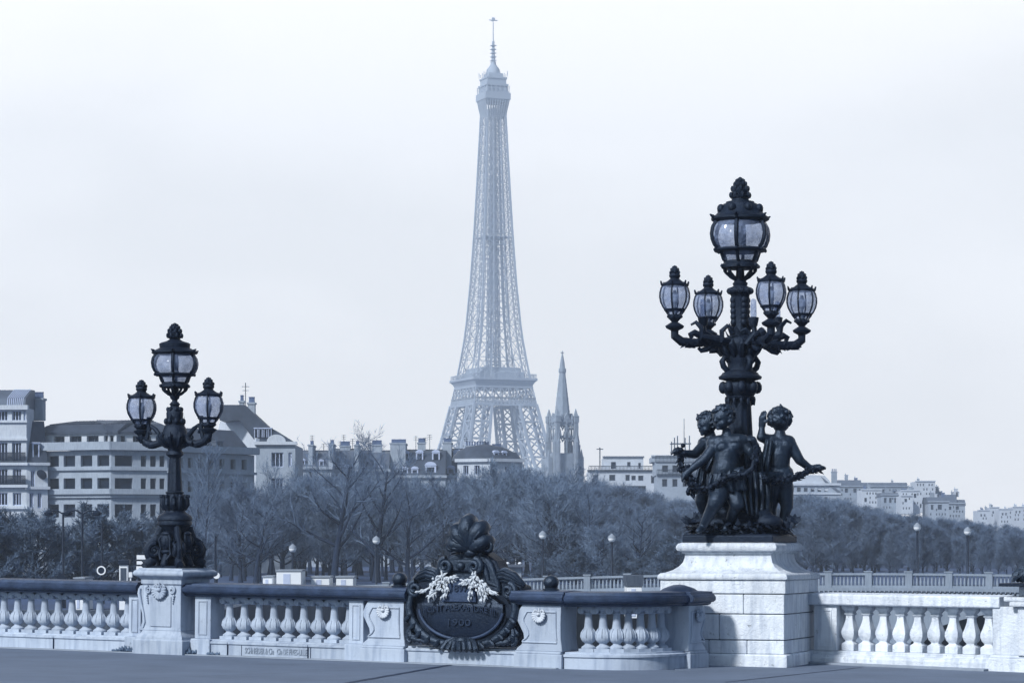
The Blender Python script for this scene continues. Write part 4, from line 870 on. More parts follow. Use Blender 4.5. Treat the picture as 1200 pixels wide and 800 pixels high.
    for an, ln, r in ((160, .27, .10), (128, .33, .115), (94, .37, .125), (60, .34, .115), (26, .28, .10)):
        d = Vector((math.cos(R(an)), 0, math.sin(R(an)) * 1.02)); o_ = U(446, 192, -.06); side_ = Vector((-d.z, 0, d.x))
        mb.tube([o_, o_ + d * ln * .35 + Vector((0, -.05, 0)), o_ + d * ln * .7 + Vector((0, -.085, 0)), o_ + d * ln * .95 + Vector((0, -.05, 0)), o_ + d * ln * 1.05 + Vector((0, .03, 0)), o_ + d * ln * 1.0 + Vector((0, .14, 0))], [r * .4, r * .7, r * .98, r * 1.0, r * .85, r * .6], 16)
        for off in (-.5, .5): mb.tube([o_ + d * ln * .2 + side_ * r * off * .5 + Vector((0, -.06, 0)), o_ + d * ln * .65 + side_ * r * off + Vector((0, -.085 - r * .72, 0)), o_ + d * ln * .92 + side_ * r * off + Vector((0, -.05 - r * .72, 0)), o_ + d * ln * 1.12 + side_ * r * off + Vector((0, .03, 0))], [r * .12, r * .2, r * .2, r * .14], 8)
    for sg in (-1, 1): mb.spiral(U(446 + sg * 92, 178, -.08), .07, 1.3, .035, sgn=-sg, start=math.pi / 2, n=8)
    mb.build('shell_crest', M_BRONZE2, t, smooth=60)
    # pale laurel garlands
    for sg in (-1, 1):
        rnd = random.Random(30 + sg); mb = MB()
        for path_ in ([(88, 296), (80, 330), (60, 375), (66, 418)], [(84, 318), (118, 352), (150, 384), (188, 402)], [(74, 340), (104, 372), (124, 404), (136, 426)], [(70, 330), (46, 336), (24, 330)] if sg < 0 else [(74, 330), (50, 346), (30, 352)]):
            for i in range(30):
                f = rnd.random() ** .8 * (len(path_) - 1.001); j = int(f); fr_ = f - j; a, b = path_[j], path_[j + 1]; x = lerp(a[0], b[0], fr_) + rnd.uniform(-13, 13); y = lerp(a[1], b[1], fr_) + rnd.uniform(-9, 9)
                dx, dy = b[0] - a[0] + rnd.uniform(-22, 22), b[1] - a[1] + rnd.uniform(-14, 14)
                mb.leaf(U(cxp + sg * x, y, -.165 + rnd.uniform(-.02, .02)), Vector((sg * dx, -rnd.uniform(-6, 12), -dy)), (rnd.uniform(-.5, .5), -1, rnd.uniform(-.3, .4)), rnd.uniform(.055, .095), rnd.uniform(.022, .036), .45)
            mb.tube([U(cxp + sg * a, b, -.15) for a, b in path_], .014, 6)
        for i in range(9): a, b = path_[0]; mb.ell(U(cxp + sg * rnd.uniform(70, 130), rnd.uniform(330, 395), -.175), .017, 8, 6)
        mb.build('garland', M_GILT, t, smooth=0)
cartouche()
# ------------------------------------------------------------------ curved balustrade and its end pier
def curved():
    A = Vector((.70, 34.86)); B = Vector((1.72, 34.22)); C = Vector((2.38, 35.35)); z = zdeck(1.7, 34.8)
    t = thing('balustrade', 'pale balustrade bending outwards between the right scrolled pier and the big white pedestal', 'balustrade', (A.x, A.y, z), (0, 0, 0), 'balustrades of the bridge parapet')
    pts = [];
    for i in range(25): q = i / 24; pts.append(A * (1 - q) ** 2 + B * 2 * q * (1 - q) + C * q * q - A)
    cum = [0]
    for a, b in zip(pts, pts[1:]): cum.append(cum[-1] + (b - a).length)
    def at(s):
        for i in range(24):
            if cum[i + 1] >= s: f = (s - cum[i]) / (cum[i + 1] - cum[i]); return pts[i].lerp(pts[i + 1], f), (pts[i + 1] - pts[i]).normalized()
        return pts[-1], (pts[-1] - pts[-2]).normalized()
    MB().sweep(pts, PLINTH).build('plinth', M_STONE, t, smooth=25)
    MB().sweep(pts, CAP).build('rail', M_CAP, t, smooth=28)
    L = cum[-1]; n = 7
    for i in range(n):
        p, d = at(L * (.085 + .80 * (i + .5) / n)); nr = Vector((-d.y, d.x)); q = p + nr * .21; put_baluster(t, q.x, q.y, math.atan2(d.y, d.x))
    return C, z, math.atan2((C - B).y, (C - B).x)
cC, cz, ca_ = curved()
ca_ = min(ca_, R(58)); dv = Vector((math.cos(ca_), math.sin(ca_)))
q = cC + dv * .22; scroll_pier('scroll_pier', 'scrolled end pier of the bent balustrade, touching the big white pedestal', (q.x, q.y, cz), (0, 0, ca_), .50, flip=-1, ball=False, hump=True, capw=.08, orn=M_STONE)
# ------------------------------------------------------------------ the big white pedestal
BX, BY = 3.25, 36.95; BZ = zdeck(3.4, 36.4); BROT = -R(21)
def big_pedestal():
    t = thing('stone_pedestal', 'big white limestone pedestal of coursed blocks carrying the bronze cherubs and five lantern lamp', 'pedestal', (BX, BY, BZ), (0, 0, BROT)); h = .885; g = .006
    MB().square([(h + .05, -.3), (h + .05, .155), (h + .035, .17)]).build('plinth', M_LIME, t, smooth=0, bevel=.014)
    mb = MB(); lv = [(.17, .36), (.366, .72), (.726, 1.0)]
    cuts = ((-.2, .35), (-.05,), (.3,)); sc2 = ((.2,), (-.3,), (.25,))
    for (z0, z1), cf, cs in zip(lv, cuts, sc2):
        X = [-h] + list(cf) + [h]
        for a, b in zip(X, X[1:]): mb.box(a + g / 2, b - g / 2, -h, -.12, z0 + g / 2, z1 - g / 2)
        Y_ = [-.12] + list(c + .3 for c in cs) + [h]
        for a, b in zip(Y_, Y_[1:]): mb.box(-h, h, a + g / 2, b - g / 2, z0 + g / 2, z1 - g / 2)
    mb.build('block_courses', M_LIME, t, smooth=0, bevel=.012)
    MB().box(-h + .03, h - .03, -h + .03, h - .03, .1, 1.05).build('core', M_QUAY, t, smooth=0)
    MB().square([(h, 1.006), (h + .02, 1.01), (h + .02, 1.19)]).build('die_course', M_LIME, t, smooth=0, bevel=.01)
    MB().square([(h + .02, 1.193), (h + .045, 1.20), (h + .055, 1.225), (h + .045, 1.26), (h + .02, 1.285), (h - .03, 1.29), (h - .05, 1.30), (h - .12, 1.33), (h - .19, 1.38), (h - .235, 1.44), (h - .255, 1.51), (h - .255, 1.56), (h - .22, 1.565), (h - .22, 1.59), (h - .17, 1.60), (h - .155, 1.63), (h - .155, 1.66), (h - .18, 1.70), (h - .22, 1.715)]).build('moulded_cap', M_LIME, t, smooth=45, bevel=.004)
big_pedestal()
# ------------------------------------------------------------------ rough stone balustrade on the right
def stone_balustrade():
    A = W(951, 0, 37.05); th = R(35); x0, y0 = A.x, 37.05; z = zdeck(x0 + .8, y0 - .6)
    t = thing('stone_balustrade', 'white weathered stone balustrade right of the big pedestal', 'balustrade', (x0, y0, z), (0, .004, -th))
    ux, uy = math.cos(th), -math.sin(th)
    sx = lambda px: (lambda k: (k * y0 - x0) / (ux - k * uy))((px - 600) / FPX)
    L = sx(1172)
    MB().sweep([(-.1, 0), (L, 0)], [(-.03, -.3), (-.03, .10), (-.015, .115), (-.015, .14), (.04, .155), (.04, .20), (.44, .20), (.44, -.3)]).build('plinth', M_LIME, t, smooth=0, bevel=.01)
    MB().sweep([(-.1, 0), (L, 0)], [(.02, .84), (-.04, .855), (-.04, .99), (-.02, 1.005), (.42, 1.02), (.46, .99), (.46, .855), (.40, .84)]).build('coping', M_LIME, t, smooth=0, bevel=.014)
    pilaster(t, 0.02, sx(979), M_LIME, .0, .838, .2, 'end_block')
    b0, b1 = sx(979), sx(1163)
    for i in range(9):
        x = lerp(b0, b1, (i + .5) / 9); mb = MB()
        mb.square([(.098, .2), (.098, .30), (.085, .31), (.06, .33), (.055, .345), (.085, .385), (.10, .44), (.098, .49), (.075, .56), (.055, .64), (.05, .70), (.07, .715), (.07, .735), (.056, .745), (.085, .785), (.10, .80), (.10, .838)], (x, .2, 0), .95)
        mb.build('baluster', M_LIME, t, smooth=55, bevel=.014)
    t2 = thing('stone_pedestal', 'white stone pier with a carved panel, cut by the right edge of the picture', 'pedestal', (x0 + ux * (L + .31), y0 + uy * (L + .31), zdeck(x0 + ux * L, y0 + uy * L) + .02), (0, 0, -th))
    MB().box(-.46, 1.2, -.06, .5, -.3, .16).box(-.44, 1.2, -.045, .5, .16, .20).build('base', M_LIME, t2, smooth=0, bevel=.012)
    MB().box(-.42, -.02, -.01, .46, .2, .86).box(-.02, 1.2, -.08, .5, .2, .86).build('body', M_LIME, t2, smooth=0, bevel=.01)
    MB().box(.1, .9, -.095, -.075, .28, .80).build('panel', M_LIME, t2, smooth=0, bevel=.01)
    MB().box(-.12, 1.2, -.14, .56, .862, .93).box(-.22, 1.2, -.10, .54, .93, 1.0).box(-.02, 1.2, -.05, .5, 1.0, 1.14).build('cap', M_LIME, t2, smooth=0, bevel=.02)
    t3 = thing('bronze_ornament', 'dark bronze leaf ornament on the right edge pier', 'statue', t2.location + Vector((.10 * ux, .10 * uy - .1, 1.14)), (0, 0, -th)); rnd = random.Random(2)
    MB().box(-.36, .9, -.2, .5, 0, .045).build('base_plate', M_BRONZE, t3, smooth=0, bevel=.01); mb = MB()
    for i in range(80): a = rnd.uniform(0, 3.1); mb.leaf((rnd.uniform(-.25, .5), rnd.uniform(-.15, .3), .05), (math.cos(a) * .5 + .2, rnd.uniform(-.5, .5), rnd.uniform(.3, 1)), (0, -1, .4), rnd.uniform(.1, .3), .09)
    for i in range(5): mb.caps((.0 + .05 * i, 0, .1), (.06 + .06 * i, 0, .26 + .06 * i), .06, .05)
    mb.build('leaves', M_BRONZE2, t3, smooth=50)
    # raised kerb edge of the walk
    p = [Vector((x0 + ux * s - .14 * math.sin(th), y0 + uy * s - .14 * math.cos(th), 0)) for s in (0, L - .15)]
    mb = MB().sweep([(q.x, q.y, zdeck(q.x, q.y)) for q in p], [(-.06, -.2), (-.06, .03), (.13, .03), (.13, -.2)]); struct(mb.build('kerb', M_KERB, smooth=0, bevel=.008))
stone_balustrade()
# pale kerb along the foot of the bridge parapet
p = [on_line(s, -.09) for s in (S(-70), S(658))]; struct(MB().sweep([(q.x, q.y, q.z) for q in p], [(-.075, -.2), (-.075, .012), (.085, .012), (.085, -.2)]).build('kerb', M_KERB, smooth=0, bevel=.006))
# ------------------------------------------------------------------ lanterns
def bumps(mb, r, z, n, s, el=1.0):
    for k in range(n): a = 2 * math.pi * k / n; mb.ell((r * math.cos(a), r * math.sin(a), z), (s, s, s * el), 7, 5)
def scaled(prof, k, dz): return [(r * k, z * k + dz) for r, z in prof]
def lantern_big(t, c, R0, H, squat=1.0, rot=0.0):
    """c: foot of the bottom ring; R0: widest radius; H: bottom ring to finial tip"""
    o = MB(); Z = lambda f: f * H
    gl = [(.56, .075), (.60, .085), (.70, .175)]; gu = [(.84, .215), (.95, .25), (1.03, .31), (1.06, .37), (1.02, .44), (.93, .49), (.86, .51)]
    fr = MB()
    fr.lathe([(R0 * .60, Z(-.01)), (R0 * .66, Z(.0)), (R0 * .66, Z(.03)), (R0 * .58, Z(.055)), (R0 * .58, Z(.075)), (R0 * .3, Z(.075))], 24)
    fr.lathe([(R0 * .78, Z(.172)), (R0 * .90, Z(.18)), (R0 * .93, Z(.195)), (R0 * .90, Z(.212)), (R0 * .8, Z(.215))], 24)
    fr.lathe([(R0 * .8, Z(.505)), (R0 * .96, Z(.515)), (R0 * 1.02, Z(.53)), (R0 * 1.02, Z(.55)), (R0 * .9, Z(.57))], 24)
    for k in range(6):
        a = rot + k * math.pi / 3; d = Vector((math.cos(a), math.sin(a), 0))
        fr.tube([d * R0 * r * 1.01 + Vector((0, 0, Z(z))) for r, z in gu], R0 * .07, 6); fr.tube([d * R0 * r * 1.03 + Vector((0, 0, Z(z))) for r, z in gl], R0 * .06, 6)
        fr.caps(d * R0 * 1.02 + Vector((0, 0, Z(.555))), d * R0 * 1.12 + Vector((0, 0, Z(.575))), R0 * .07, R0 * .03, 7)
        fr.ell(d * R0 * .95 + Vector((0, 0, Z(.195))), R0 * .06, 7, 5); fr.ell(d * R0 * .68 + Vector((0, 0, Z(.02))), R0 * .07, 7, 5)
    f = fr.build('lantern', M_BRONZE, t, loc=c)
    MB().lathe([(R0 * r * .985, Z(z)) for r, z in gl], 24, cap=False).lathe([(R0 * r * .985, Z(z)) for r, z in gu], 24, cap=False).build('glass', M_LGLASS, f, smooth=60, recalc=False)
    MB().lathe([(R0 * .2, Z(.17)), (R0 * .2, Z(.24)), (R0 * .1, Z(.26)), (R0 * .16, Z(.31)), (R0 * .18, Z(.40)), (R0 * .1, Z(.46)), (R0 * .05, Z(.52))], 12).build('burner', M_KERB, f)
    rf = MB()
    if squat < 1: rf.lathe([(R0 * .95, Z(.56)), (R0 * .80, Z(.585)), (R0 * .66, Z(.61)), (R0 * .68, Z(.645)), (R0 * .69, Z(.67)), (R0 * .60, Z(.69)), (R0 * .36, Z(.715)), (R0 * .24, Z(.74)), (R0 * .24, Z(.76))], 24)
    else:
        rf.lathe([(R0 * .95, Z(.56)), (R0 * .86, Z(.585)), (R0 * .74, Z(.625)), (R0 * .60, Z(.70)), (R0 * .50, Z(.71)), (R0 * .50, Z(.725)), (R0 * .30, Z(.74)), (R0 * .30, Z(.76))], 24)
        for k in range(8): a = rot + k * math.pi / 4; rf.ell((R0 * .72 * math.cos(a), R0 * .72 * math.sin(a), Z(.645)), (R0 * .14, R0 * .14, R0 * .16), 8, 6)
    rf.build('roof', M_BRONZE, f)
    fi = MB().lathe([(R0 * .24, Z(.755)), (R0 * .33, Z(.765)), (R0 * .36, Z(.785)), (R0 * .26, Z(.80)), (R0 * .28, Z(.82)), (R0 * .30, Z(.85)), (R0 * .20, Z(.885)), (R0 * .22, Z(.895)), (R0 * .24, Z(.915)), (R0 * .14, Z(.95)), (R0 * .09, Z(.985)), (R0 * .02, Z(1.0))], 16)
    for k in range(8):
        a = k * math.pi / 4
        for z, r, s in ((.80, .33, .07), (.87, .27, .07), (.92, .2, .06), (.955, .13, .05)): fi.ell((R0 * r * math.cos(a + z * 9), R0 * r * math.sin(a + z * 9), Z(z)), (R0 * s, R0 * s, R0 * s * 1.6), 6, 5)
    fi.build('finial', M_BRONZE, f)
    cg = MB()                                            # open cage of scrolls carrying the lantern
    for k in range(8): a = rot + k * math.pi / 4 + .39; d = Vector((math.cos(a), math.sin(a), 0)); cg.tube([d * R0 * .56 + Vector((0, 0, Z(-.01))), d * R0 * .50 + Vector((0, 0, Z(-.05))), d * R0 * .30 + Vector((0, 0, Z(-.105))), d * R0 * .14 + Vector((0, 0, Z(-.125)))], [R0 * .05, R0 * .055, R0 * .06, R0 * .08], 6); cg.ell(d * R0 * .52 + Vector((0, 0, Z(-.03))), R0 * .075, 6, 5)
    cg.lathe([(R0 * .12, Z(-.26)), (R0 * .12, Z(-.2)), (R0 * .2, Z(-.17)), (R0 * .22, Z(-.14)), (R0 * .16, Z(-.11)), (R0 * .14, Z(-.02)), (R0 * .3, Z(.02))], 14); cg.build('cage', M_BRONZE, f)
    return f
def lantern_small(t, c, R0, H, rot=0.0):
    Z = lambda f: f * H
    g = [(.48, .135), (.58, .17), (.66, .205), (.82, .26), (.98, .34), (1.06, .43), (1.05, .51), (.96, .595), (.84, .645)]
    fr = MB().lathe([(R0 * .16, Z(-.06)), (R0 * .3, Z(-.03)), (R0 * .2, Z(.0)), (R0 * .34, Z(.04)), (R0 * .46, Z(.07)), (R0 * .48, Z(.11)), (R0 * .42, Z(.135))], 16)
    fr.lathe([(R0 * .60, Z(.195)), (R0 * .72, Z(.20)), (R0 * .76, Z(.22)), (R0 * .70, Z(.235))], 18, cap=False)
    fr.lathe([(R0 * .72, Z(.63)), (R0 * .92, Z(.64)), (R0 * .95, Z(.655)), (R0 * .9, Z(.67)), (R0 * .7, Z(.70))], 18)
    for k in range(6):
        a = rot + k * math.pi / 3; d = Vector((math.cos(a), math.sin(a), 0)); fr.tube([d * R0 * r * 1.01 + Vector((0, 0, Z(z))) for r, z in g], R0 * .06, 6)
        fr.caps(d * R0 * .93 + Vector((0, 0, Z(.655))), d * R0 * 1.0 + Vector((0, 0, Z(.71))), R0 * .09, R0 * .06, 7); fr.ell(d * R0 * .6 + Vector((0, 0, Z(.2))), R0 * .13, 7, 5); fr.ell(d * R0 * .46 + Vector((0, 0, Z(.1))), R0 * .12, 7, 5)
    f = fr.build('lantern', M_BRONZE, t, loc=c)
    MB().lathe([(R0 * r * .98, Z(z)) for r, z in g], 20, cap=False).build('glass', M_LGLASS, f, smooth=60, recalc=False)
    MB().lathe([(R0 * .12, Z(.12)), (R0 * .12, Z(.3)), (R0 * .2, Z(.36)), (R0 * .22, Z(.46)), (R0 * .1, Z(.56))], 10).build('burner', M_KERB, f)
    MB().lathe([(R0 * .86, Z(.665)), (R0 * .62, Z(.70)), (R0 * .44, Z(.735)), (R0 * .36, Z(.75)), (R0 * .3, Z(.77))], 18).build('roof', M_BRONZE, f)
    fi = MB().lathe([(R0 * .26, Z(.76)), (R0 * .36, Z(.785)), (R0 * .40, Z(.82)), (R0 * .34, Z(.85)), (R0 * .22, Z(.865)), (R0 * .30, Z(.88)), (R0 * .31, Z(.91)), (R0 * .2, Z(.955)), (R0 * .1, Z(.985)), (R0 * .02, Z(1.0))], 14)
    for k in range(6):
        a = k * math.pi / 3
        for z, r, s in ((.87, .34, .08), (.925, .24, .08), (.965, .13, .06)): fi.ell((R0 * r * math.cos(a + z * 9), R0 * r * math.sin(a + z * 9), Z(z)), (R0 * s, R0 * s, R0 * s * 1.5), 6, 5)
    fi.build('finial', M_BRONZE, f); return f
def leafy(mb, pts, n, L, wd, rnd, droop=0.0):
    for i in range(n):
        f = rnd.random() * (len(pts) - 1.001); j = int(f); p = Vector(pts[j]).lerp(Vector(pts[j + 1]), f - j); d = (Vector(pts[j + 1]) - Vector(pts[j])).normalized()
        o = Vector((rnd.uniform(-1, 1), rnd.uniform(-1, 1), rnd.uniform(-1, .6) - droop)); mb.leaf(p, d * .8 + o * .7, o, L * rnd.uniform(.6, 1.2), wd, .5)
# ------------------------------------------------------------------ three lantern lamp on the left pedestal
def left_lamp():
    k = PED_C.y / FPX; base = PED_C.z + 1.25; py0 = 667.5; dz = lambda py: (py0 - py) * k
    t = thing('street_lamp', 'ornate dark bronze lamp with three glass lanterns on the square pale pedestal', 'street lamp', (PED_C.x, PED_C.y, base), (0, 0, -TH), ); rnd = random.Random(12)
    mb = MB().lathe([(.43, 0), (.43, .02), (.40, .035)], 4, rot=R(45)).lathe([(.16, .02), (.12, .12), (.11, .3), (.14, .45), (.20, .58), (.24, .635)], 20)
    mb.build('base', M_BRONZE, t, smooth=35)
    for q in range(4):
        a = R(45) + q * math.pi / 2; M = Matrix.Rotation(a, 4, 'Z'); mb = MB()
        mb.spiral((.31, -.055, .26), .10, 1.7, .036, sgn=-1, start=R(100), n=9); mb.spiral((.31, .055, .26), .10, 1.7, .036, sgn=-1, start=R(100), n=9); leafy(mb, [(.2, 0, .58), (.26, 0, .42), (.36, 0, .36)], 22, .09, .06, rnd); leafy(mb, [(.3, 0, .12), (.4, 0, .03)], 12, .08, .06, rnd)
        mb.tube([(.2, 0, .60), (.22, 0, .50), (.26, 0, .41), (.36, 0, .35), (.405, 0, .27), (.38, 0, .18), (.31, 0, .13), (.30, 0, .07)], [.045, .05, .05, .045, .045, .045, .045, .045], 10, 1.5)
        mb.tube([(.33, 0, .12), (.39, 0, .06), (.43, 0, .04)], [.06, .06, .05], 10, 1.4); mb.caps((.2, 0, .58), (.26, 0, .44), .05, .03)
        mb.xf(M).build('scroll_foot', M_BRONZE, t)
        M2 = Matrix.Rotation(a + R(45), 4, 'Z'); mb = MB(); mb.ell((.235, 0, .38), (.05, .085, .12), 14, 10); mb.ell((.265, 0, .38), (.03, .05, .075), 12, 8)
        for z in (.50, .24): mb.ell((.225, 0, z), (.05, .08, .04), 10, 6)
        for s_ in (-1, 1): mb.tube([(.22, s_ * .05, .5), (.25, s_ * .1, .42), (.23, s_ * .08, .3), (.24, s_ * .1, .2), (.28, s_ * .05, .12)], .022, 6)
        mb.caps((.2, 0, .2), (.26, 0, .06), .05, .06); mb.xf(M2).build('medallion', M_BRONZE, t)
    mb = MB().lathe([(.2, .61), (.25, .63), (.255, .66), (.245, .69), (.26, .70), (.262, .73), (.24, .77), (.19, .80), (.16, .82), (.15, .845), (.165, .86), (.185, .93), (.18, 1.0), (.155, 1.06), (.12, 1.09), (.135, 1.10), (.135, 1.115), (.11, 1.13)], 24)
    for q in range(12):
        a = q * math.pi / 6; d = Vector((math.cos(a), math.sin(a), 0)); mb.tube([d * .15 + Vector((0, 0, .85)), d * .19 + Vector((0, 0, .93)), d * .185 + Vector((0, 0, 1.0)), d * .18 + Vector((0, 0, 1.08))], [.02, .035, .035, .012], 6); mb.ell(d * .205 + Vector((0, 0, 1.05)), (.022, .022, .03), 6, 5)
    mb.build('bulb', M_BRONZE, t)
    mb = MB().lathe([(.105, 1.12, .05), (.100, 1.2, .07), (.085, 1.5, .08), (.078, dz(541), .08), (.075, dz(539), 0), (.10, dz(537)), (.13, dz(535)), (.125, dz(532)), (.10, dz(530)), (.11, dz(527)), (.16, dz(523)), (.225, dz(518)), (.23, dz(515)), (.19, dz(511)), (.17, dz(505)), (.14, dz(500)), (.11, dz(499)), (.12, dz(495)), (.125, dz(486)), (.09, dz(480)), (.06, dz(478)), (.08, dz(476)), (.05, dz(473))], 32, k=8)
    mb.build('column', M_BRONZE, t, smooth=50)
    mb = MB()
    for q in range(10): a = q * .628; d = Vector((math.cos(a), math.sin(a), 0)); mb.tube([d * .12 + Vector((0, 0, dz(526))), d * .2 + Vector((0, 0, dz(521))), d * .25 + Vector((0, 0, dz(514))), d * .23 + Vector((0, 0, dz(509)))], [.03, .04, .035, .012], 6)
    leafy(mb, [(0, 0, dz(518)), (0, 0, dz(494))], 90, .19, .07, rnd, -.2); bumps(mb, .13, dz(496), 8, .035, 1.4); bumps(mb, .1, dz(482), 8, .03, 1.3)
    mb.build('leaf_crown', M_BRONZE, t, smooth=50)
    for sg in (-1, 1):
        AR = .60; mb = MB(); pts = [(sg * .12, 0, dz(511)), (sg * .26, 0, dz(521)), (sg * .40, 0, dz(523)), (sg * .53, 0, dz(520)), (sg * .60, 0, dz(513)), (sg * .60, 0, dz(507))]
        mb.tube(pts, [.06, .055, .06, .06, .055, .045], 10); leafy(mb, pts[1:5], 50, .095, .07, rnd, .1)
        mb.tube([(sg * .22, 0, dz(516)), (sg * .34, 0, dz(505)), (sg * .42, 0, dz(501)), (sg * .46, 0, dz(506)), (sg * .42, 0, dz(510))], [.035, .035, .03, .025, .02], 8)
        mb.lathe([(.05, dz(512)), (.11, dz(508)), (.12, dz(506)), (.06, dz(504))], 14, (sg * AR, 0, 0))
        mb.tube([(sg * .50, 0, dz(516)), (sg * .47, 0, dz(503)), (sg * .47, 0, dz(490))], [.035, .03, .03], 8)
        mb.build('arm', M_BRONZE, t); lantern_small(t, (sg * AR, 0, dz(506.5)), .215, 61 * k)
    lantern_big(t, (0, 0, dz(456)), .335, 75.5 * k, .9)
left_lamp()
# ------------------------------------------------------------------ big lamp with cherubs on the white pedestal
def blend_mesh(mb, voxel, smooth_it, name, m, parent, fac=.5):
    me = bpy.data.meshes.new(name); me.from_pydata(mb.v, [], mb.f); o = bpy.data.objects.new(name, me); COL.objects.link(o)
    r = o.modifiers.new('r', 'REMESH'); r.mode = 'VOXEL'; r.voxel_size = voxel
    if smooth_it: s_ = o.modifiers.new('s', 'SMOOTH'); s_.factor = fac; s_.iterations = smooth_it
    bpy.context.view_layer.update(); me2 = bpy.data.meshes.new_from_object(o.evaluated_get(bpy.context.evaluated_depsgraph_get()))
    COL.objects.unlink(o); bpy.data.objects.remove(o); me2.materials.clear(); me2.materials.append(m); me2.shade_smooth(); me2.name = name
    n = bpy.data.objects.new(name, me2); COL.objects.link(n); n.parent = parent; return n
def hand(mb, wr, d, palm, s=1.0, curl=.6):
    wr = Vector(wr); d = Vector(d).normalized(); palm = Vector(palm); sd_ = d.cross(palm).normalized(); palm = sd_.cross(d).normalized()
    c = wr + d * .05 * s; mb.caps(wr, c + d * .025 * s, .034 * s, .038 * s)
    for i, L in enumerate((.050, .060, .057, .044)):
        b = c + d * .035 * s + sd_ * (i - 1.5) * .021 * s; m_ = b + (d * (1 - curl * .5) + palm * curl * .5) * L * .6 * s; e = m_ + (d * (1 - curl) + palm * curl) * L * .55 * s; mb.caps(b, m_, .0125 * s, .0115 * s, 8); mb.caps(m_, e, .0115 * s, .009 * s, 8)
    b = wr + d * .03 * s - sd_ * .03 * s; m_ = b + (d * .6 - sd_ * .7 + palm * .3).normalized() * .04 * s; e = m_ + (d * .7 + palm * .6).normalized() * .035 * s; mb.caps(b, m_, .015 * s, .0135 * s, 8); mb.caps(m_, e, .0135 * s, .010 * s, 8)
def head(mb, c, f, up=(0, 0, 1), r=.155):
    """chubby child head, f: facing"""
    c = Vector(c); f = Vector(f).normalized(); up = Vector(up); sd_ = f.cross(up).normalized(); up = sd_.cross(f).normalized(); M = Matrix((sd_, f, up)).transposed()
    P = lambda x, y, z: c + M @ Vector((x * r, y * r, z * r))
    mb.ell(P(0, -.1, .15), (r * .92, r * 1.02, r * .95), 20, 14, M); mb.ell(P(0, .30, -.32), (r * .68, r * .60, r * .66), 16, 12, M)
    for s_ in (-1, 1): mb.ell(P(s_ * .36, .52, -.38), (r * .34, r * .32, r * .32), 12, 8, M); mb.ell(P(s_ * .34, .80, .10), (r * .20, r * .13, r * .10), 10, 6, M); mb.caps(P(s_ * .14, .86, .28), P(s_ * .52, .70, .30), r * .10, r * .07, 8); mb.ell(P(s_ * .90, -.02, -.08), (r * .12, r * .22, r * .27), 10, 8, M)
    mb.caps(P(0, .88, .22), P(0, 1.02, -.10), r * .085, r * .13, 8); mb.ell(P(-.1, .98, -.13), r * .08, 8, 6); mb.ell(P(.1, .98, -.13), r * .08, 8, 6)
    mb.caps(P(-.2, .86, -.42), P(.2, .86, -.42), r * .075, r * .075, 8); mb.caps(P(-.15, .84, -.54), P(.15, .84, -.54), r * .085, r * .085, 8); mb.ell(P(0, .78, -.76), (r * .24, r * .2, r * .18), 10, 8, M)
    return P
def curls(P, r, rnd, n=105, s=.185):
    mb = MB()
    for i in range(n):
        while True:
            v = Vector((rnd.gauss(0, 1), rnd.gauss(0, 1), rnd.gauss(0, 1))).normalized()
            if v.z > -.55 and not (v.y > .35 and v.z < .52): break
        p = P(v.x * .96, v.y * 1.04 - .1, v.z * .98 + .15); q = rnd.uniform(.7, 1.35) * s * r; mb.ell(p, (q, q, q * .9), 8, 6)
        if rnd.random() < .45: w_ = Vector((rnd.uniform(-1, 1), rnd.uniform(-1, 1), rnd.uniform(-1, 1))) * q; mb.caps(p, p + w_ * 1.15, q * .65, q * .45, 6)
    return mb
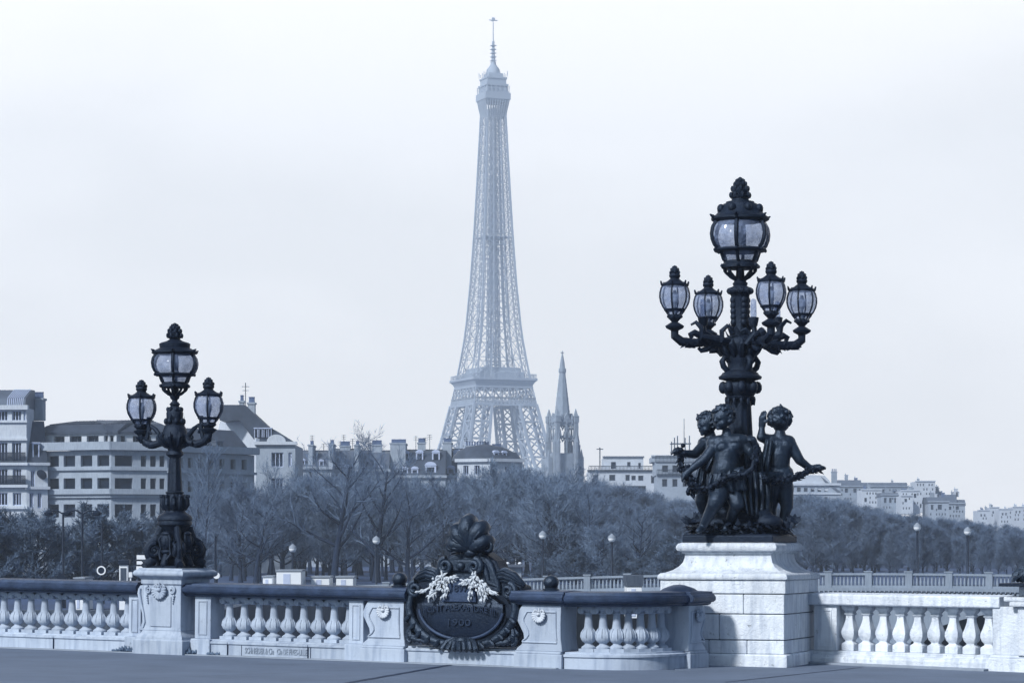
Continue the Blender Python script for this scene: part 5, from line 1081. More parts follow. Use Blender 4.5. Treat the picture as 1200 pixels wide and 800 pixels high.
def candelabrum():
    k = BY / FPX; base = BZ + 1.715; py0 = 1.62 and (640 + (1.62 - base) / k); cx = 868
    t = thing('candelabrum', 'ornate dark bronze candelabrum with five lanterns and cherubs on the big white pedestal', 'street lamp', (BX, BY, base)); rnd = random.Random(9)
    X = lambda px: (px - 600) * k * 1.0 - BX; Zp = lambda py: (py0 - py) * k
    def Q(px, py, y=0.0): kk = (BY + y) / FPX; return Vector(((px - 600) * kk - BX, y, 1.62 + (640 - py) * kk - base))
    MR = Matrix.Rotation(BROT, 4, 'Z')
    # rocky base
    mb = MB(); mb.square([(.66, 0), (.66, .10), (.62, .12)]).xf(MR); mb.build('base_plate', M_BRONZE, t, smooth=0, bevel=.015)
    mb = MB(); mb.lathe([(.60, .1), (.56, .2), (.46, .32), (.36, .45), (.28, .62), (.2, .8)], 16)
    for i in range(70):
        a = rnd.uniform(0, 6.28); z = rnd.uniform(.08, .5); r = (.62 - z * .75) * rnd.uniform(.8, 1.1); q = rnd.uniform(.06, .13); mb.ell((r * math.cos(a), r * math.sin(a), z), (q * 1.3, q, q * .8), 8, 6)
    mb.ell(Q(884, 603, -.35), (.26, .2, .13), 14, 10); mb.ell(Q(900, 612, -.4), (.22, .2, .12), 14, 10); mb.ell(Q(862, 585, -.1), (.3, .25, .2), 14, 10); mb.caps(Q(842, 575, -.22), Q(880, 578, -.2), .17, .2, 14)
    mb.caps(Q(876, 530, .1), Q(884, 590, .0), .2, .26, 14)
    blend_mesh(mb, .022, 3, 'rock', M_BRONZE, t)
    mb = MB()                                            # foliage at the foot
    for i in range(260): a = rnd.uniform(0, 6.28); r = rnd.uniform(.5, .68); mb.leaf((r * math.cos(a), r * math.sin(a), rnd.uniform(.1, .22)), (math.cos(a) * .6, math.sin(a) * .6, rnd.uniform(-.2, .7)), (math.cos(a), math.sin(a), 1), rnd.uniform(.08, .2), .08, .5)
    for px, py in ((808, 615), (816, 612), (925, 618), (930, 614)): p = Q(px, py, -.3); [mb.leaf(p, (rnd.uniform(-1, 1), rnd.uniform(-1, .3), rnd.uniform(-.1, 1)), (0, -1, .5), .16, .09, .5) for _ in range(14)]
    mb.build('foot_foliage', M_BRONZE, t, smooth=50)
    # column
    r_ = lambda px: px * k; N_ = 36
    mb = MB().lathe([(r_(15), .5, .05), (r_(14.5), Zp(520), .06), (r_(12), Zp(472), .06), (r_(12), Zp(470), 0), (r_(17), Zp(468)), (r_(18), Zp(465.5)), (r_(16), Zp(464)), (r_(19.5), Zp(459)), (r_(20.5), Zp(454)), (r_(19.5), Zp(449)), (r_(16), Zp(446.5)), (r_(25), Zp(444)), (r_(25.5), Zp(441.5)), (r_(22), Zp(439)), (r_(21), Zp(437)), (r_(15), Zp(434)), (r_(14), Zp(424)), (r_(17), Zp(420)), (r_(16), Zp(414)), (r_(20), Zp(410)), (r_(22), Zp(402)), (r_(18), Zp(396)), (r_(10), Zp(392)), (r_(8), Zp(385), .05), (r_(10), Zp(350), .06), (r_(11), Zp(346), .0), (r_(14), Zp(343)), (r_(13), Zp(338)), (r_(8), Zp(335)), (r_(9), Zp(332)), (r_(6), Zp(329))], N_, k=12)
    mb.build('column', M_BRONZE, t, smooth=50)
    mb = MB()
    for q in range(4):                                   # scroll handles, leaf crown and drops on the shaft
        M = Matrix.Rotation(BROT + q * math.pi / 2 + R(45), 4, 'Z'); st = len(mb.v)
        mb.tube([(r_(16), 0, Zp(436)), (r_(22), 0, Zp(430)), (r_(24), 0, Zp(424)), (r_(21), 0, Zp(420)), (r_(17), 0, Zp(421)), (r_(15), 0, Zp(425))], [.04, .045, .045, .045, .04, .03], 8)
        for z in range(5): mb.ell((r_(9.5 - z * .15), 0, Zp(352 + z * 6.5)), (.045, .05, .06), 8, 6)
        mb.xf(M, st)
    for q in range(12):
        a = q * math.pi / 6; d = Vector((math.cos(a), math.sin(a), 0)); mb.tube([d * r_(15) + Vector((0, 0, Zp(418))), d * r_(20) + Vector((0, 0, Zp(411))), d * r_(24) + Vector((0, 0, Zp(404))), d * r_(22) + Vector((0, 0, Zp(398)))], [.04, .055, .05, .015], 6); mb.caps(d * r_(16) + Vector((0, 0, Zp(468))), d * r_(16.5) + Vector((0, 0, Zp(474))), .03, .012, 6); mb.ell(d * r_(12) + Vector((0, 0, Zp(341))), .05, 6, 5)
    leafy(mb, [(0, 0, Zp(415)), (0, 0, Zp(390))], 130, .26, .1, rnd); bumps(mb, r_(20), Zp(454), 8, .07, 1.3); mb.build('leaf_crown', M_BRONZE, t, smooth=50)
    # four arms with small lanterns
    for q, (x, y) in enumerate(((.35, -.90), (-.955, -.36), (-.385, .92), (.92, .38))):
        a = math.atan2(y, x); rr = math.hypot(x, y); d = Vector((math.cos(a), math.sin(a), 0)); V = lambda f, py: d * rr * f + Vector((0, 0, Zp(py)))
        mb = MB(); pts = [V(.12, 404), V(.34, 402), V(.55, 402), V(.72, 403.5), V(.90, 402), V(1.0, 396), V(1.0, 388)]
        mb.tube(pts, [.075, .07, .065, .065, .065, .06, .055], 10); leafy(mb, pts[:5], 110, .12, .085, rnd, .1)
        mb.tube([V(.50, 402), V(.60, 395), V(.70, 391.5), V(.76, 394), V(.74, 398)], [.05, .05, .05, .045, .03], 8)
        mb.tube([V(.40, 404), V(.52, 410), V(.60, 412), V(.64, 409)], [.05, .045, .035, .025], 8)
        mb.lathe([(.05, Zp(390)), (.12, Zp(387)), (.135, Zp(384.5)), (.11, Zp(383)), (.05, Zp(380))], 14, tuple(d * rr)); mb.build('arm', M_BRONZE, t)
        lantern_small(t, tuple(V(1.0, 380)), .205, 66 * k, rot=.3 + q)
    for px, y, yt in ((824, -.05, 352), (883, -.45, 352), (911, -.2, 355)):
        p = Q(px, 372, y); mb = MB().lathe([(.055, -.12), (.075, -.02), (.075, .0), (.04, .01)], 12).tube([(0, 0, -.1), (.02, 0, -.22), ((868 - px) * k * .6, 0, -.38)], .04, 8)
        o = mb.build('candle_holder', M_BRONZE, t, loc=p); MB().lathe([(.042, 0), (.045, .05), (.04, (372 - yt) * k), (.02, (372 - yt) * k + .02)], 12).build('glass_tube', M_LGLASS, o, recalc=False)
    mb = MB()
    for i, (px, py, s_) in enumerate(((822, 384, -1), (846, 388, 1), (915, 382, 1), (880, 392, -1))):
        p = Q(px, py, -.3); mb.tube([Q(868, 404, -.1), p + Vector((0, 0, -.12)), p, p + Vector((s_ * .08, 0, .08)), p + Vector((s_ * .15, 0, .04))], [.05, .045, .04, .03, .015], 7)
    mb.build('tendril', M_BRONZE, t)
    lantern_big(t, (0, 0, Zp(314)), r_(33.5), 106.5 * k, 1.0, rot=.3)
    # ---- cherubs: each body one blended skin
    def cherub(parts, hd, face, hair_seed, up=(0, 0, 1), r=.155, hands=(), extra=None):
        mb = MB()
        for e in parts: mb.caps(Q(*e[0]), Q(*e[1]), e[2], e[3], 28)
        for e in (extra or ()): mb.ell(Q(*e[0]), e[1], 16, 12)
        P = head(mb, Q(*hd), face, up, r)
        for h_ in hands: hand(mb, Q(*h_[0]), h_[1], h_[2], 1.55, h_[3] if len(h_) > 3 else .6)
        o = blend_mesh(mb, .0105, 9, 'cherub', M_BRONZE2, t, .5)
        hb = curls(P, r, random.Random(hair_seed)); blend_mesh(hb, .011, 1, 'hair', M_BRONZE2, o); return o
    # front cherub
    y = -.52
    b1 = cherub([((852, 507, y), (853, 514, y), .075, .09),
            ((842, 519, y), (866, 517, y), .115, .115), ((846, 524, y), (862, 524, y), .15, .14), ((852, 530, y), (850, 545, y - .02), .185, .175), ((850, 548, y - .03), (848, 562, y), .19, .195), ((840, 566, y), (856, 566, y), .15, .16),
            ((869, 518, y), (882, 533, y - .05), .085, .068), ((882, 533, y - .05), (886, 522, y - .2), .066, .05),
            ((839, 520, y), (826, 537, y - .10), .085, .07), ((826, 537, y - .1), (809, 550, y - .14), .068, .05),
            ((846, 569, y - .02), (839, 587, y - .24), .16, .118), ((839, 587, y - .24), (837, 591, y - .24), .112, .105), ((837, 591, y - .24), (824, 616, y - .12), .10, .058), ((824, 617, y - .1), (818, 622, y - .24), .055, .038),
            ((857, 570, y), (864, 590, y - .12), .15, .11), ((864, 590, y - .12), (854, 612, y + .02), .095, .058), ((854, 614, y + .02), (850, 619, y - .14), .052, .04)],
           (847, 490, y - .03), (-.85, -.75, -.22), 3, (-.12, 0, 1), .16,
           hands=(((885, 523, y - .2), (-.35, -.55, .75), (-1, .3, -.3), .85), ((809, 550, y - .14), (-.7, -.1, -.7), (.5, 0, -.6), .5)), extra=(((847, 524, y - .12), (.09, .06, .075)), ((861, 523, y - .12), (.09, .06, .075)), ((850, 549, y - .10), (.15, .12, .15)), ((836, 519, y), .1), ((871, 517, y), .1)))
    # cherub behind to the left
    y = -.12
    b2 = cherub([((832, 508, y), (833, 515, y), .075, .09), ((826, 520, y), (846, 520, y + .05), .11, .11), ((834, 524, y), (836, 545, y), .16, .17), ((836, 550, y), (836, 562, y), .175, .17),
            ((826, 520, y - .03), (814, 532, y - .18), .08, .066), ((814, 532, y - .18), (802, 531, y - .28), .064, .05),
            ((832, 566, y), (822, 586, y - .18), .135, .095), ((822, 588, y - .18), (828, 612, y), .085, .055), ((828, 613, y), (822, 617, y - .14), .05, .036),
            ((842, 566, y), (846, 590, y), .13, .1), ((846, 590, y), (846, 612, y), .09, .06)],
           (829, 497, y - .02), (-.9, -.45, -.25), 5, (-.1, 0, 1), .152, hands=(((802, 531, y - .28), (-1, -.1, .25), (.2, 0, -1), .75),))
    # right cherub seen from behind
    y = -.12
    b3 = cherub([((914, 506, y), (914, 514, y), .075, .095), ((903, 517, y), (924, 518, y), .105, .105), ((908, 523, y), (919, 523, y), .15, .145), ((912, 532, y), (912, 545, y), .175, .165), ((908, 556, y), (917, 556, y), .165, .165), ((907, 562, y - .06), (907, 564, y - .05), .14, .14), ((918, 562, y - .06), (918, 564, y - .05), .14, .14),
            ((901, 515, y), (892, 512, y - .1), .08, .068), ((892, 511, y - .1), (893, 500, y - .06), .062, .040),
            ((926, 520, y), (937, 539, y - .02), .088, .07), ((937, 539, y - .02), (950, 549, y + .02), .066, .048),
            ((919, 570, y), (922, 592, y - .02), .135, .095), ((922, 593, y - .02), (917, 614, y - .02), .088, .055), ((917, 616, y), (920, 620, y + .12), .05, .04),
            ((906, 570, y), (903, 592, y + .1), .135, .1), ((903, 592, y + .1), (905, 614, y + .1), .09, .06)],
           (914, 493, y), (.30, .95, -.1), 7, (0, 0, 1), .165, hands=(((893, 499, y - .06), (.08, -.1, 1), (.8, .5, 0), .3), ((950, 549, y + .02), (1, .05, .12), (0, -.3, -1), .35)), extra=(((905, 522, y - .10), (.075, .05, .10)), ((921, 523, y - .10), (.075, .05, .10))))
    def garland(par, pts, seed, n=150, name='garland', rad=.035):
        mb = MB(); pv_ = [Q(*p) for p in pts]; mb.tube(pv_, rad, 8); leafy(mb, pv_, n, .10, .05, random.Random(seed)); rg = random.Random(seed + 1)
        for i in range(30): f = rg.random() * (len(pv_) - 1.001); j = int(f); p = pv_[j].lerp(pv_[j + 1], f - j); mb.ell(p + Vector((rg.uniform(-.05, .05), rg.uniform(-.06, .02), rg.uniform(-.05, .05))), rg.uniform(.018, .035), 7, 5)
        mb.build(name, M_BRONZE, par, smooth=50)
    garland(b1, [(887, 521, -.78), (886, 530, -.76), (882, 548, -.78), (872, 556, -.80), (858, 557, -.80), (846, 561, -.80), (834, 570, -.72), (822, 574, -.66), (812, 566, -.66), (806, 556, -.66), (803, 548, -.64)], 4, 260)
    garland(b2, [(797, 524, -.42), (798, 534, -.42), (797, 546, -.40), (802, 556, -.36), (812, 578, -.3)], 14, 60, rad=.022)
    garland(b3, [(884, 560, -.34), (896, 560, -.40), (908, 563, -.44), (922, 562, -.42), (936, 557, -.3), (948, 551, -.16), (962, 549, -.08)], 6, 220)
    def cloth(par, pa, pb, folds, amp, seed=0, nm='drapery'):
        rg = random.Random(seed); n, m_ = 40, 9; A = [Q(*p) for p in pa]; B = [Q(*p) for p in pb]
        def at(P_, f): f = f * (len(P_) - 1); i = min(int(f), len(P_) - 2); return P_[i].lerp(P_[i + 1], f - i)
        ph = rg.uniform(0, 6); vs = []
        for i in range(n + 1):
            u = i / n
            for j in range(m_ + 1):
                v = j / m_; p = at(A, v).lerp(at(B, v), u); fo = math.sin(u * folds * 6.283 + ph + 1.3 * math.sin(v * 2.5 + ph)) + .4 * math.sin(u * folds * 13 + 2 * ph + v * 3)
                vs.append(p + Vector((.25 * amp * math.cos(u * folds * 6.283 + ph), -amp * fo * (.45 + .55 * v), 0)))
        mb = MB().add(vs, [(i * (m_ + 1) + j, i * (m_ + 1) + j + 1, (i + 1) * (m_ + 1) + j + 1, (i + 1) * (m_ + 1) + j) for i in range(n) for j in range(m_)])
        o = mb.build(nm, M_BRONZE2, par, smooth=60); so_ = o.modifiers.new('thick', 'SOLIDIFY'); so_.thickness = .03; so_.offset = 0; return o
    y = -.56
    cloth(b1, [(833, 556, y - .16), (830, 566, y - .18), (829, 580, y - .1)], [(872, 546, y - .12), (873, 562, y - .2), (876, 574, y - .16)], 3.5, .035, 1)
    cloth(b1, [(868, 548, y - .06), (870, 575, y - .1), (874, 602, y - .06)], [(900, 556, y + .22), (902, 585, y + .2), (900, 610, y + .18)], 4.5, .05, 2)
    cloth(b1, [(862, 520, y + .2), (866, 550, y + .2), (866, 590, y + .2)], [(896, 530, y + .35), (900, 560, y + .3), (902, 600, y + .3)], 3.5, .05, 3)
    y = -.14
    cloth(b2, [(838, 512, y - .18), (830, 528, y - .24), (820, 548, y - .2)], [(850, 516, y - .1), (848, 534, y - .2), (838, 556, y - .2)], 2.5, .03, 4)
    cloth(b2, [(819, 548, y - .16), (816, 562, y - .16), (812, 578, y - .1)], [(850, 552, y - .18), (850, 566, y - .2), (846, 588, y - .14)], 4, .04, 5)
    cloth(b3, [(898, 514, y - .14), (892, 540, y - .12), (884, 575, y - .06)], [(905, 516, y - .17), (902, 545, y - .2), (898, 580, y - .12)], 2, .025, 6)
    cloth(b3, [(884, 556, y - .1), (886, 585, y - .02), (887, 614, y + .02)], [(906, 560, y - .2), (905, 588, y - .06), (903, 616, y)], 3.5, .045, 7)
    cloth(b3, [(890, 552, y - .2), (890, 560, y - .22), (890, 568, y - .2)], [(930, 554, y - .1), (929, 562, y - .14), (927, 570, y - .1)], 1.5, .02, 8)
candelabrum()
# ------------------------------------------------------------------ trees
def tree_mesh(seed, H=10.0, trunk=.22, spread=.45, limbs=13, base=.22, up=.35, nb=7, nt_=7, ntt=6, wtw=.03, bend=.25, lean=0.0, fork=True, lim_r=.45, tl=.95):
    rnd = random.Random(seed); tb = MB(); cr = MB()
    def rv(s=1): return Vector((rnd.uniform(-s, s), rnd.uniform(-s, s), rnd.uniform(-s, s)))
    def path(p, d, L, n, wob, lift):
        pts = [p.copy()]; d = d.normalized()
        for i in range(n): d = (d + rv(wob) + Vector((0, 0, lift))).normalized(); pts.append(pts[-1] + d * L / n)
        return pts
    def at(pts, t): f = t * (len(pts) - 1); i = min(int(f), len(pts) - 2); return pts[i].lerp(pts[i + 1], f - i), (pts[i + 1] - pts[i]).normalized()
    def side(d, ang):
        o = d.orthogonal().normalized(); o.rotate(Matrix.Rotation(rnd.uniform(0, 6.283), 3, d)); return (d * math.cos(ang) + o * math.sin(ang)).normalized()
    def twig(p, d, L, wd):
        e = p + d * L + rv(.12 * L) + Vector((0, 0, .08 * L)); m = p.lerp(e, .5) + rv(.1 * L); nrm = d.cross(rv()).normalized() * wd
        o = len(cr.v); cr.v += [tuple(p - nrm / 2), tuple(p + nrm / 2), tuple(m + nrm * .4), tuple(m - nrm * .4), tuple(e)]; cr.f += [(o, o + 1, o + 2, o + 3), (o + 3, o + 2, o + 4)]; return e
    tp = path(Vector((0, 0, 0)), Vector((lean, rnd.uniform(-.05, .05), 1)), H * .88, 9, .07, .05)
    tb.tube(tp, [trunk * (1.35 if i == 0 else 1) * (1 - .085 * i) ** 1.1 for i in range(10)], 8)
    for i in range(limbs):
        f = base + (1 - base) * (i + rnd.random() * .7) / limbs; f = min(.98, f); p, d = at(tp, f)
        L = H * spread * (1.12 - .62 * f) * rnd.uniform(.75, 1.15); r = trunk * lim_r * (1.1 - .75 * f)
        az = i * 2.4 + rnd.uniform(-.5, .5); dd = Vector((math.cos(az), math.sin(az), up * rnd.uniform(.6, 1.5) + .5 * f))
        lp = path(p, dd, L, 6, .16, .06); tb.tube(lp, [max(.018, r * (1 - .14 * j)) for j in range(7)], 5)
        for j in range(nb):
            q, e = at(lp, .22 + .78 * (j + rnd.random() * .8) / nb if j < nb - 1 else 1.0); bl = L * .42 * rnd.uniform(.7, 1.2)
            bp = path(q, side(e, rnd.uniform(.4, .9)), bl, 4, .2, .1); cr.tube(bp, [r * .36, r * .3, r * .24, r * .18, .012], 3, cap=False)
            for k in range(nt_):
                u, g = at(bp, .1 + .9 * (k + rnd.random() * .8) / nt_ if k < nt_ - 1 else 1.0); ul = tl * rnd.uniform(.6, 1.2); dd2 = (side(g, rnd.uniform(.3, .9)) + Vector((0, 0, .22))).normalized()
                en = twig(u, dd2, ul, wtw * 1.3)
                for l in range(ntt):
                    v = u.lerp(en, rnd.uniform(.15, 1)); twig(v, (side(dd2, rnd.uniform(.3, 1.0)) + Vector((0, 0, .15))).normalized(), tl * .55 * rnd.uniform(.5, 1.2), wtw)
    return tb, cr
PROTO = {}; TOPS = {}
def proto(key, crown_m, **kw):
    tb, cr = tree_mesh(**kw); a = tb.build('trunk', M_BARK, None, smooth=60, recalc=False); b = cr.build('crown', crown_m, None, smooth=0, recalc=False)
    zz = sorted(v[2] for v in cr.v); PROTO[key] = (a, b); TOPS[key] = zz[int(len(zz) * .985)]
proto('big', M_TWIG, seed=3, limbs=14, spread=.47, trunk=.30, base=.26, up=.45, nb=7, nt_=6, ntt=5, wtw=.022, lim_r=.6)
proto('big2', M_TWIG, seed=8, limbs=12, spread=.5, trunk=.30, base=.22, up=.5, nb=7, nt_=6, ntt=5, wtw=.022, lim_r=.6)
proto('round', M_TWIG2, seed=11, limbs=24, spread=.42, trunk=.22, base=.2, up=.4, nb=8, nt_=8, ntt=7, wtw=.030, tl=.8)
proto('round2', M_TWIG, seed=14, limbs=24, spread=.46, trunk=.22, base=.15, up=.25, nb=8, nt_=8, ntt=7, wtw=.030, tl=.8)
proto('tall', M_TWIG, seed=21, limbs=28, spread=.25, trunk=.14, base=.08, up=1.5, nb=9, nt_=8, ntt=8, wtw=.021, tl=.9)
proto('tall2', M_TWIG, seed=25, limbs=28, spread=.22, trunk=.14, base=.06, up=1.9, nb=9, nt_=8, ntt=8, wtw=.021, tl=.9)
proto('thin', M_TWIG, seed=31, limbs=14, spread=.3, trunk=.12, base=.25, up=.9, nb=6, nt_=5, ntt=3, wtw=.022)
proto('shrub', M_TWIG3, seed=41, H=10, limbs=30, spread=.5, trunk=.3, base=.02, up=.5, nb=9, nt_=9, ntt=8, wtw=.06, tl=.75)
used = set()
def tree(px, ytop, Y, key, label, cat='tree', name='bare_tree', wide=1.0, group=None, zb=None):
    zb = ground_z((px - 600) / FPX * Y, Y) if zb is None else zb
    p = W(px, ytop, Y); s = (p.z - zb) / TOPS[key]; t = thing(name, label, cat, (p.x, Y, zb - .05), (0, 0, RT.uniform(0, 6.28)), group); t.scale = (s * wide, s * wide, s)
    for o in PROTO[key]:
        if key in used: c = o.copy(); COL.objects.link(c)
        else: c = o
        c.parent = t
    used.add(key); return t
RT = random.Random(77)
# trees one can tell apart, each at its own place
t = tree(392, 508, 232, 'big', 'large bare tree with a thick forked trunk, its crown above the grey roofs', wide=1.0); t.rotation_euler[2] = .6
t = tree(441, 512, 238, 'big2', 'bare tree with a straight trunk just behind a globe lamp, right of the thickest trunk', wide=.95); t.rotation_euler[2] = 2.2
tree(598, 546, 262, 'round', 'round dense bare crown just above the shell of the bronze cartouche', wide=1.15)
tree(520, 558, 250, 'round2', 'broad dark bare tree left of the cartouche shell', wide=1.1)
tree(240, 520, 236, 'thin', 'slim bare tree in front of the shaded end of the office block')
tree(222, 556, 230, 'thin', 'slim low bare tree just right of the three lantern lamp column')
tree(318, 540, 242, 'thin', 'slim bare tree before the tall house with the white party wall')
tree(282, 562, 238, 'round2', 'bushy low bare tree right of the three lantern lamp')
tree(352, 545, 262, 'big2', 'spreading bare tree behind the left globe lamp, left of the thickest trunk')
for px, yt, key, lb, wd in ((478, 566, 'big2', 'bare forked tree between the straight trunk and the bronze shell crest', 1.1), (560, 590, 'big', 'low forked bare tree just left of the bronze shell crest', 1.2), (648, 566, 'round', 'round bare crown above the second globe lamp from the big pedestal', 1.2), (690, 572, 'big2', 'forked bare tree between the two globe lamps left of the big pedestal', 1.1), (744, 590, 'big', 'low bare tree close to the left side of the big white pedestal', 1.2), (300, 575, 'big', 'low forked bare tree left of the leftmost globe lamp', 1.1)):
    tree(px, yt, 228 + 12 * RT.random(), key, lb, wide=wd)
for px, yt, key, lb in ((8, 600, 'shrub', 'dense dark shrub at the left edge below the apartment house'), (42, 603, 'shrub', 'dense dark shrub just left of the two tall street lamps'), (-22, 605, 'shrub', 'dense dark shrub cut by the left edge of the picture'), (118, 596, 'shrub', 'loose shrub under the office block left of the poster kiosk'), (92, 616, 'shrub', 'low dark shrub between the two tall street lamps'), (158, 612, 'shrub', 'low shrub behind the white direction signs'), (200, 606, 'shrub', 'shrub hidden behind the foot of the three lantern lamp')):
    tree(px, yt, 165 + 10 * RT.random(), key, lb, 'shrub', 'shrub', wide=1.45)
# the wood along the far bank: rows of alike bare trees
tops = [(250, 575), (300, 562), (340, 552), (400, 556), (460, 556), (520, 562), (560, 556), (600, 552), (660, 548), (690, 562), (720, 572), (770, 582), (810, 588), (860, 584), (930, 582), (970, 582), (1010, 594), (1060, 602), (1110, 607), (1150, 611), (1200, 614), (1300, 617)]
def top_at(px):
    for (a, b), (c, d) in zip(tops, tops[1:]):
        if a <= px <= c: return lerp(b, d, (px - a) / (c - a))
    return 610
for row, (Y, step, p0, p1) in enumerate(((255, 17, 250, 700), (290, 15, 255, 700), (330, 13, 250, 720), (300, 14, 690, 1250), (345, 11, 690, 1240), (400, 10, 690, 1235), (470, 9, 690, 1225), (245, 30, 640, 900))):
    px = p0
    while px < p1:
        d = RT.uniform(-4, 4); yt = top_at(px + d) + (RT.uniform(0, 9) if row in (2, 6) else RT.uniform(6, 26) if row != 7 else RT.uniform(28, 60))
        if row in (4, 5): yt = top_at(px + d) + RT.uniform(1, 10)
        key = RT.choice(['round', 'round2', 'big', 'tall'] if px < 690 else ['tall', 'tall2', 'tall', 'tall2'] if row != 7 else ['round', 'shrub'])
        tree(px + d, yt, Y + RT.uniform(-12, 12), key, 'bare hazy tree in the long wood along the far bank', wide=RT.uniform(.95, 1.3) * (1.25 if px > 690 else 1), group='bare trees of the wood along the far bank'); px += step
# low scrub along the foot of the wood
for i in range(7):
    px = 640 + i * 40 + RT.uniform(-10, 10); tree(px, 640 + RT.uniform(-8, 14), 226 + RT.uniform(-6, 8), 'shrub', 'low dark scrub along the foot of the far wood', 'shrub', 'shrub', wide=2.0, group='low scrub at the foot of the far wood')
# ------------------------------------------------------------------ lamps and small things on the far bridge and bank
def globe_lamp(px, yg, Y, label, base):
    p = W(px, yg, Y); t = thing('globe_lamp', label, 'street lamp', (p.x, Y, base), group='globe lamps along the low bridge'); h = p.z - base
    MB().lathe([(.17, 0), (.17, .3), (.10, .4), (.085, h - .45), (.13, h - .42), (.13, h - .32), (.08, h - .28)], 8).build('pole', M_DARK, t)
    MB().ell((0, 0, h), .29, 14, 10).build('globe', M_WHITE, t); MB().lathe([(.31, h + .02), (.27, h + .16), (.12, h + .29), (.03, h + .36)], 12).build('cap', M_KERB, t)
    return t
for px, yg, lb in ((343, 642.5, 'leftmost globe lamp, above the white site cabin'), (441, 633, 'globe lamp against the straight bare trunk'), (636, 627, 'globe lamp just right of the bronze cartouche'), (717, 630.5, 'globe lamp left of the big white pedestal'), (1075, 617.5, 'taller of the two globe lamps right of the cherubs'), (1134, 622.5, 'rightmost globe lamp, above the white stone balustrade')):
    globe_lamp(px, yg, 198.5, lb, -2.3)
def tall_lamp(px, yt, Y, label, arms):
    p = W(px, yt, Y); t = thing('street_lamp', label, 'street lamp', (p.x, Y, -1.7)); h = p.z + 1.7
    MB().lathe([(.16, 0), (.14, 1.0), (.075, 1.2), (.055, h)], 8).build('pole', M_DARK, t)
    for s_ in arms: MB().tube([(0, 0, h - .1), (s_ * .35, 0, h + .12), (s_ * .75, 0, h + .05)], .045, 6).build('arm', M_DARK, t); MB().lathe([(.03, .14), (.16, .06), (.26, -.02), (.24, -.14), (.1, -.2)], 10, (s_ * .78, 0, h)).build('lamp_head', M_DARK, t)
    return t
tall_lamp(74, 600, 140, 'tall thin one armed street lamp, left of the pair before the office block', (-1,))
tall_lamp(96.5, 600, 140, 'tall thin two armed street lamp, right of the pair before the office block', (-1, 1))
tall_lamp(119.5, 610, 150, 'slim dark street lamp standing above the ring shaped road sign', ())
tall_lamp(252.5, 628, 140, 'short dark street lamp right of the three lantern lamp', ())
def round_sign(px, py, Y, r, label, ring):
    p = W(px, py, Y); t = thing('road_sign', label, 'road sign', (p.x, Y, -1.7)); h = p.z + 1.7
    MB().lathe([(.05, 0), (.05, h)], 8).build('pole', M_DARK, t); M = Matrix.Translation((0, -.08, h)) @ Matrix.Rotation(R(90), 4, 'X')
    MB().lathe([(r, -.02), (r, .02)], 20).xf(M).build('disc', M_DARK if ring or r > .2 else M_WHITE, t)
    if ring: MB().lathe([(r * .72, .021), (r * .72, .03), (r, .03), (r, .021)], 20, cap=False).xf(M).build('ring', M_WHITE, t)
round_sign(72, 677, 125, .22, 'round dark road sign on a pole at the left above the parapet rail', False); round_sign(119, 668, 125, .22, 'ring shaped white road sign right of the tall street lamps', True); round_sign(254, 674, 120, .15, 'small round pale road sign right of the left pedestal', False)
p = W(162.5, 665, 120); t = thing('direction_sign', 'post with four white direction arrow plates left of the three lantern lamp', 'road sign', (p.x, 120, -1.7))
MB().lathe([(.06, 0), (.06, W(0, 647, 120).z + 1.7)], 8).build('pole', M_DARK, t)
for i, (a, b, c, d) in enumerate(((160.5, 174, 650, 655), (160.5, 168, 657, 661), (160, 168, 663, 667), (160, 168, 669.5, 674))):
    x0, x1, z1, z0 = W(a, 0, 120).x - p.x, W(b, 0, 120).x - p.x, W(0, c, 120).z + 1.7, W(0, d, 120).z + 1.7
    MB().prism([(x0, z0), (x1 - .08, z0), (x1, (z0 + z1) / 2), (x1 - .08, z1), (x0, z1)], 'y', -.1, -.07).build('arrow_plate', M_WHITE, t, smooth=0)
p = W(145.5, 690, 132); t = thing('poster_kiosk', 'pale poster kiosk with a dark roof left of the direction signs', 'kiosk', (p.x, 132, -1.7))
z = lambda y: W(0, y, 132).z + 1.7
MB().box(-.22, .2, -.2, .2, 0, z(661.5)).build('body', M_WHITE, t, smooth=0); MB().box(-.16, .14, -.22, -.203, z(680), z(665)).build('poster', M_QUAY, t, smooth=0); MB().box(-.28, .3, -.3, .3, z(661.5), z(655)).build('roof', M_DARK, t, smooth=0, bevel=.05); MB().box(.24, .42, -.15, .15, z(676), z(670)).box(.30, .36, -.1, .1, 0, z(676)).build('notice_board', M_WHITE, t, smooth=0)
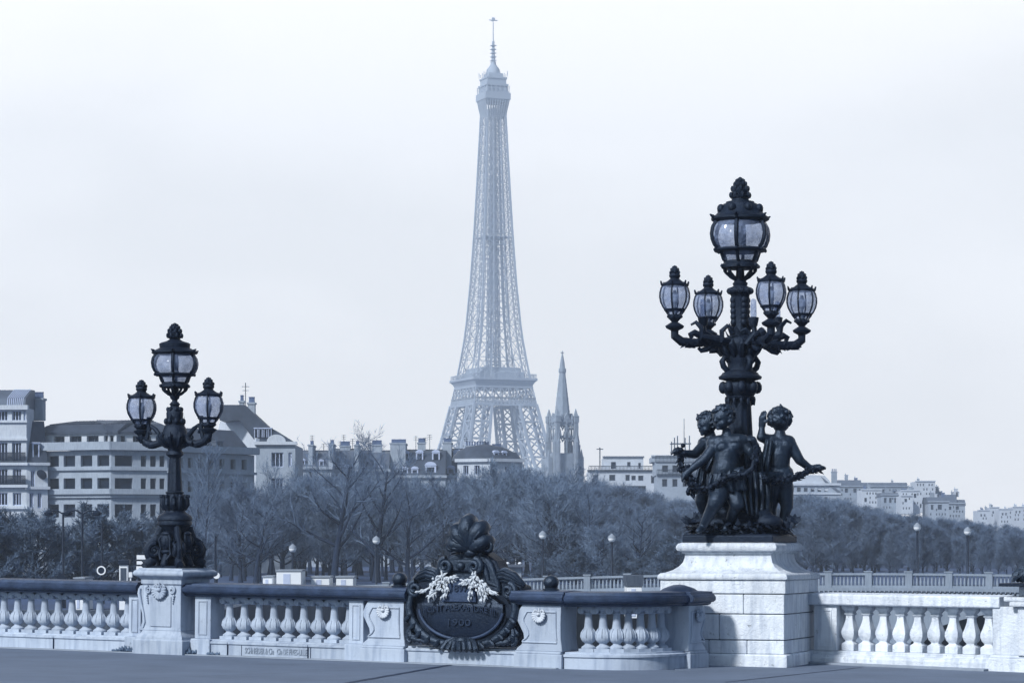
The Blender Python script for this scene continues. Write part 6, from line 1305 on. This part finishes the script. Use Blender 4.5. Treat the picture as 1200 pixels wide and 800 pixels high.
def cabin(px0, px1, y0, Y, label, name='site_cabin', lid=False, y1=690):
    a, b = W(px0, y0, Y), W(px1, y0, Y); g = -1.7 if y1 > 689 else W(0, y1, Y).z; t = thing(name, label, 'cabin', ((a.x + b.x) / 2, Y, g)); hw = (b.x - a.x) / 2; h = a.z - g
    MB().box(-hw, hw, 0, 3, 0, h).build('body', M_WHITE, t, smooth=0, bevel=.03); MB().box(-hw - .06, hw + .06, -.06, 3.06, h + .002, h + .09 if not lid else h + .5).build('roof', M_KERB if not lid else M_QUAY, t, smooth=0)
    MB().box(-hw * .45, hw * .1, -.025, -.003, .1, h * .92).build('door', M_FRAMEW, t, smooth=0)
cabin(324, 353, 669, 150, 'largest white site cabin, under the leftmost globe lamp'); cabin(308, 319, 676, 152, 'small white site cabin left of the largest one')
cabin(364.5, 386, 676.5, 152, 'low white site cabin between the largest cabin and the bare trunk'); cabin(394, 414, 676.5, 152, 'low white site cabin just right of the thickest bare trunk')
cabin(735, 752.5, 686.5, 120, 'low white cabin with a grey lid in front of the low bridge', lid=True); cabin(87, 98, 678, 135, 'small white cabin at the foot of the tall street lamps')
p = W(602, 672, 214); t = thing('riverside_kiosk', 'flat roofed kiosk with small lamps on its roof right of the cartouche', 'kiosk', (p.x, 214, -1.7)); hw = 9 * 214 / FPX
z = lambda y: W(0, y, 214).z + 1.7
MB().box(-hw, hw, 0, 4, 0, z(664)).build('body', M_WALL3, t, smooth=0); MB().box(-hw - .3, hw + .3, -.5, 4.3, z(664), z(661.5)).build('roof', M_ZINC, t, smooth=0); MB().box(-hw + .25, hw - .5, -.03, -.004, .3, z(666)).build('shutter', M_KERB, t, smooth=0)
for x in (-.5, .5): MB().ell((x, -.2, z(661.5) + .12), (.16, .16, .12), 8, 6).build('lamp', M_WHITE, t)
# ------------------------------------------------------------------ haze
hm = bpy.data.materials.new('haze'); hm.use_nodes = True; t_ = hm.node_tree; t_.nodes.clear()
pv = nn(t_, 'ShaderNodeVolumePrincipled'); pv.inputs['Color'].default_value = (.77, .875, 1.0, 1); pv.inputs['Density'].default_value = HAZE_D; pv.inputs['Anisotropy'].default_value = .2
ho = nn(t_, 'ShaderNodeOutputMaterial'); t_.links.new(pv.outputs[0], ho.inputs['Volume'])
hz = MB().box(-1500, 1500, -80, 2100, -11, 338).build('haze', hm, smooth=0); hz['kind'] = 'stuff'
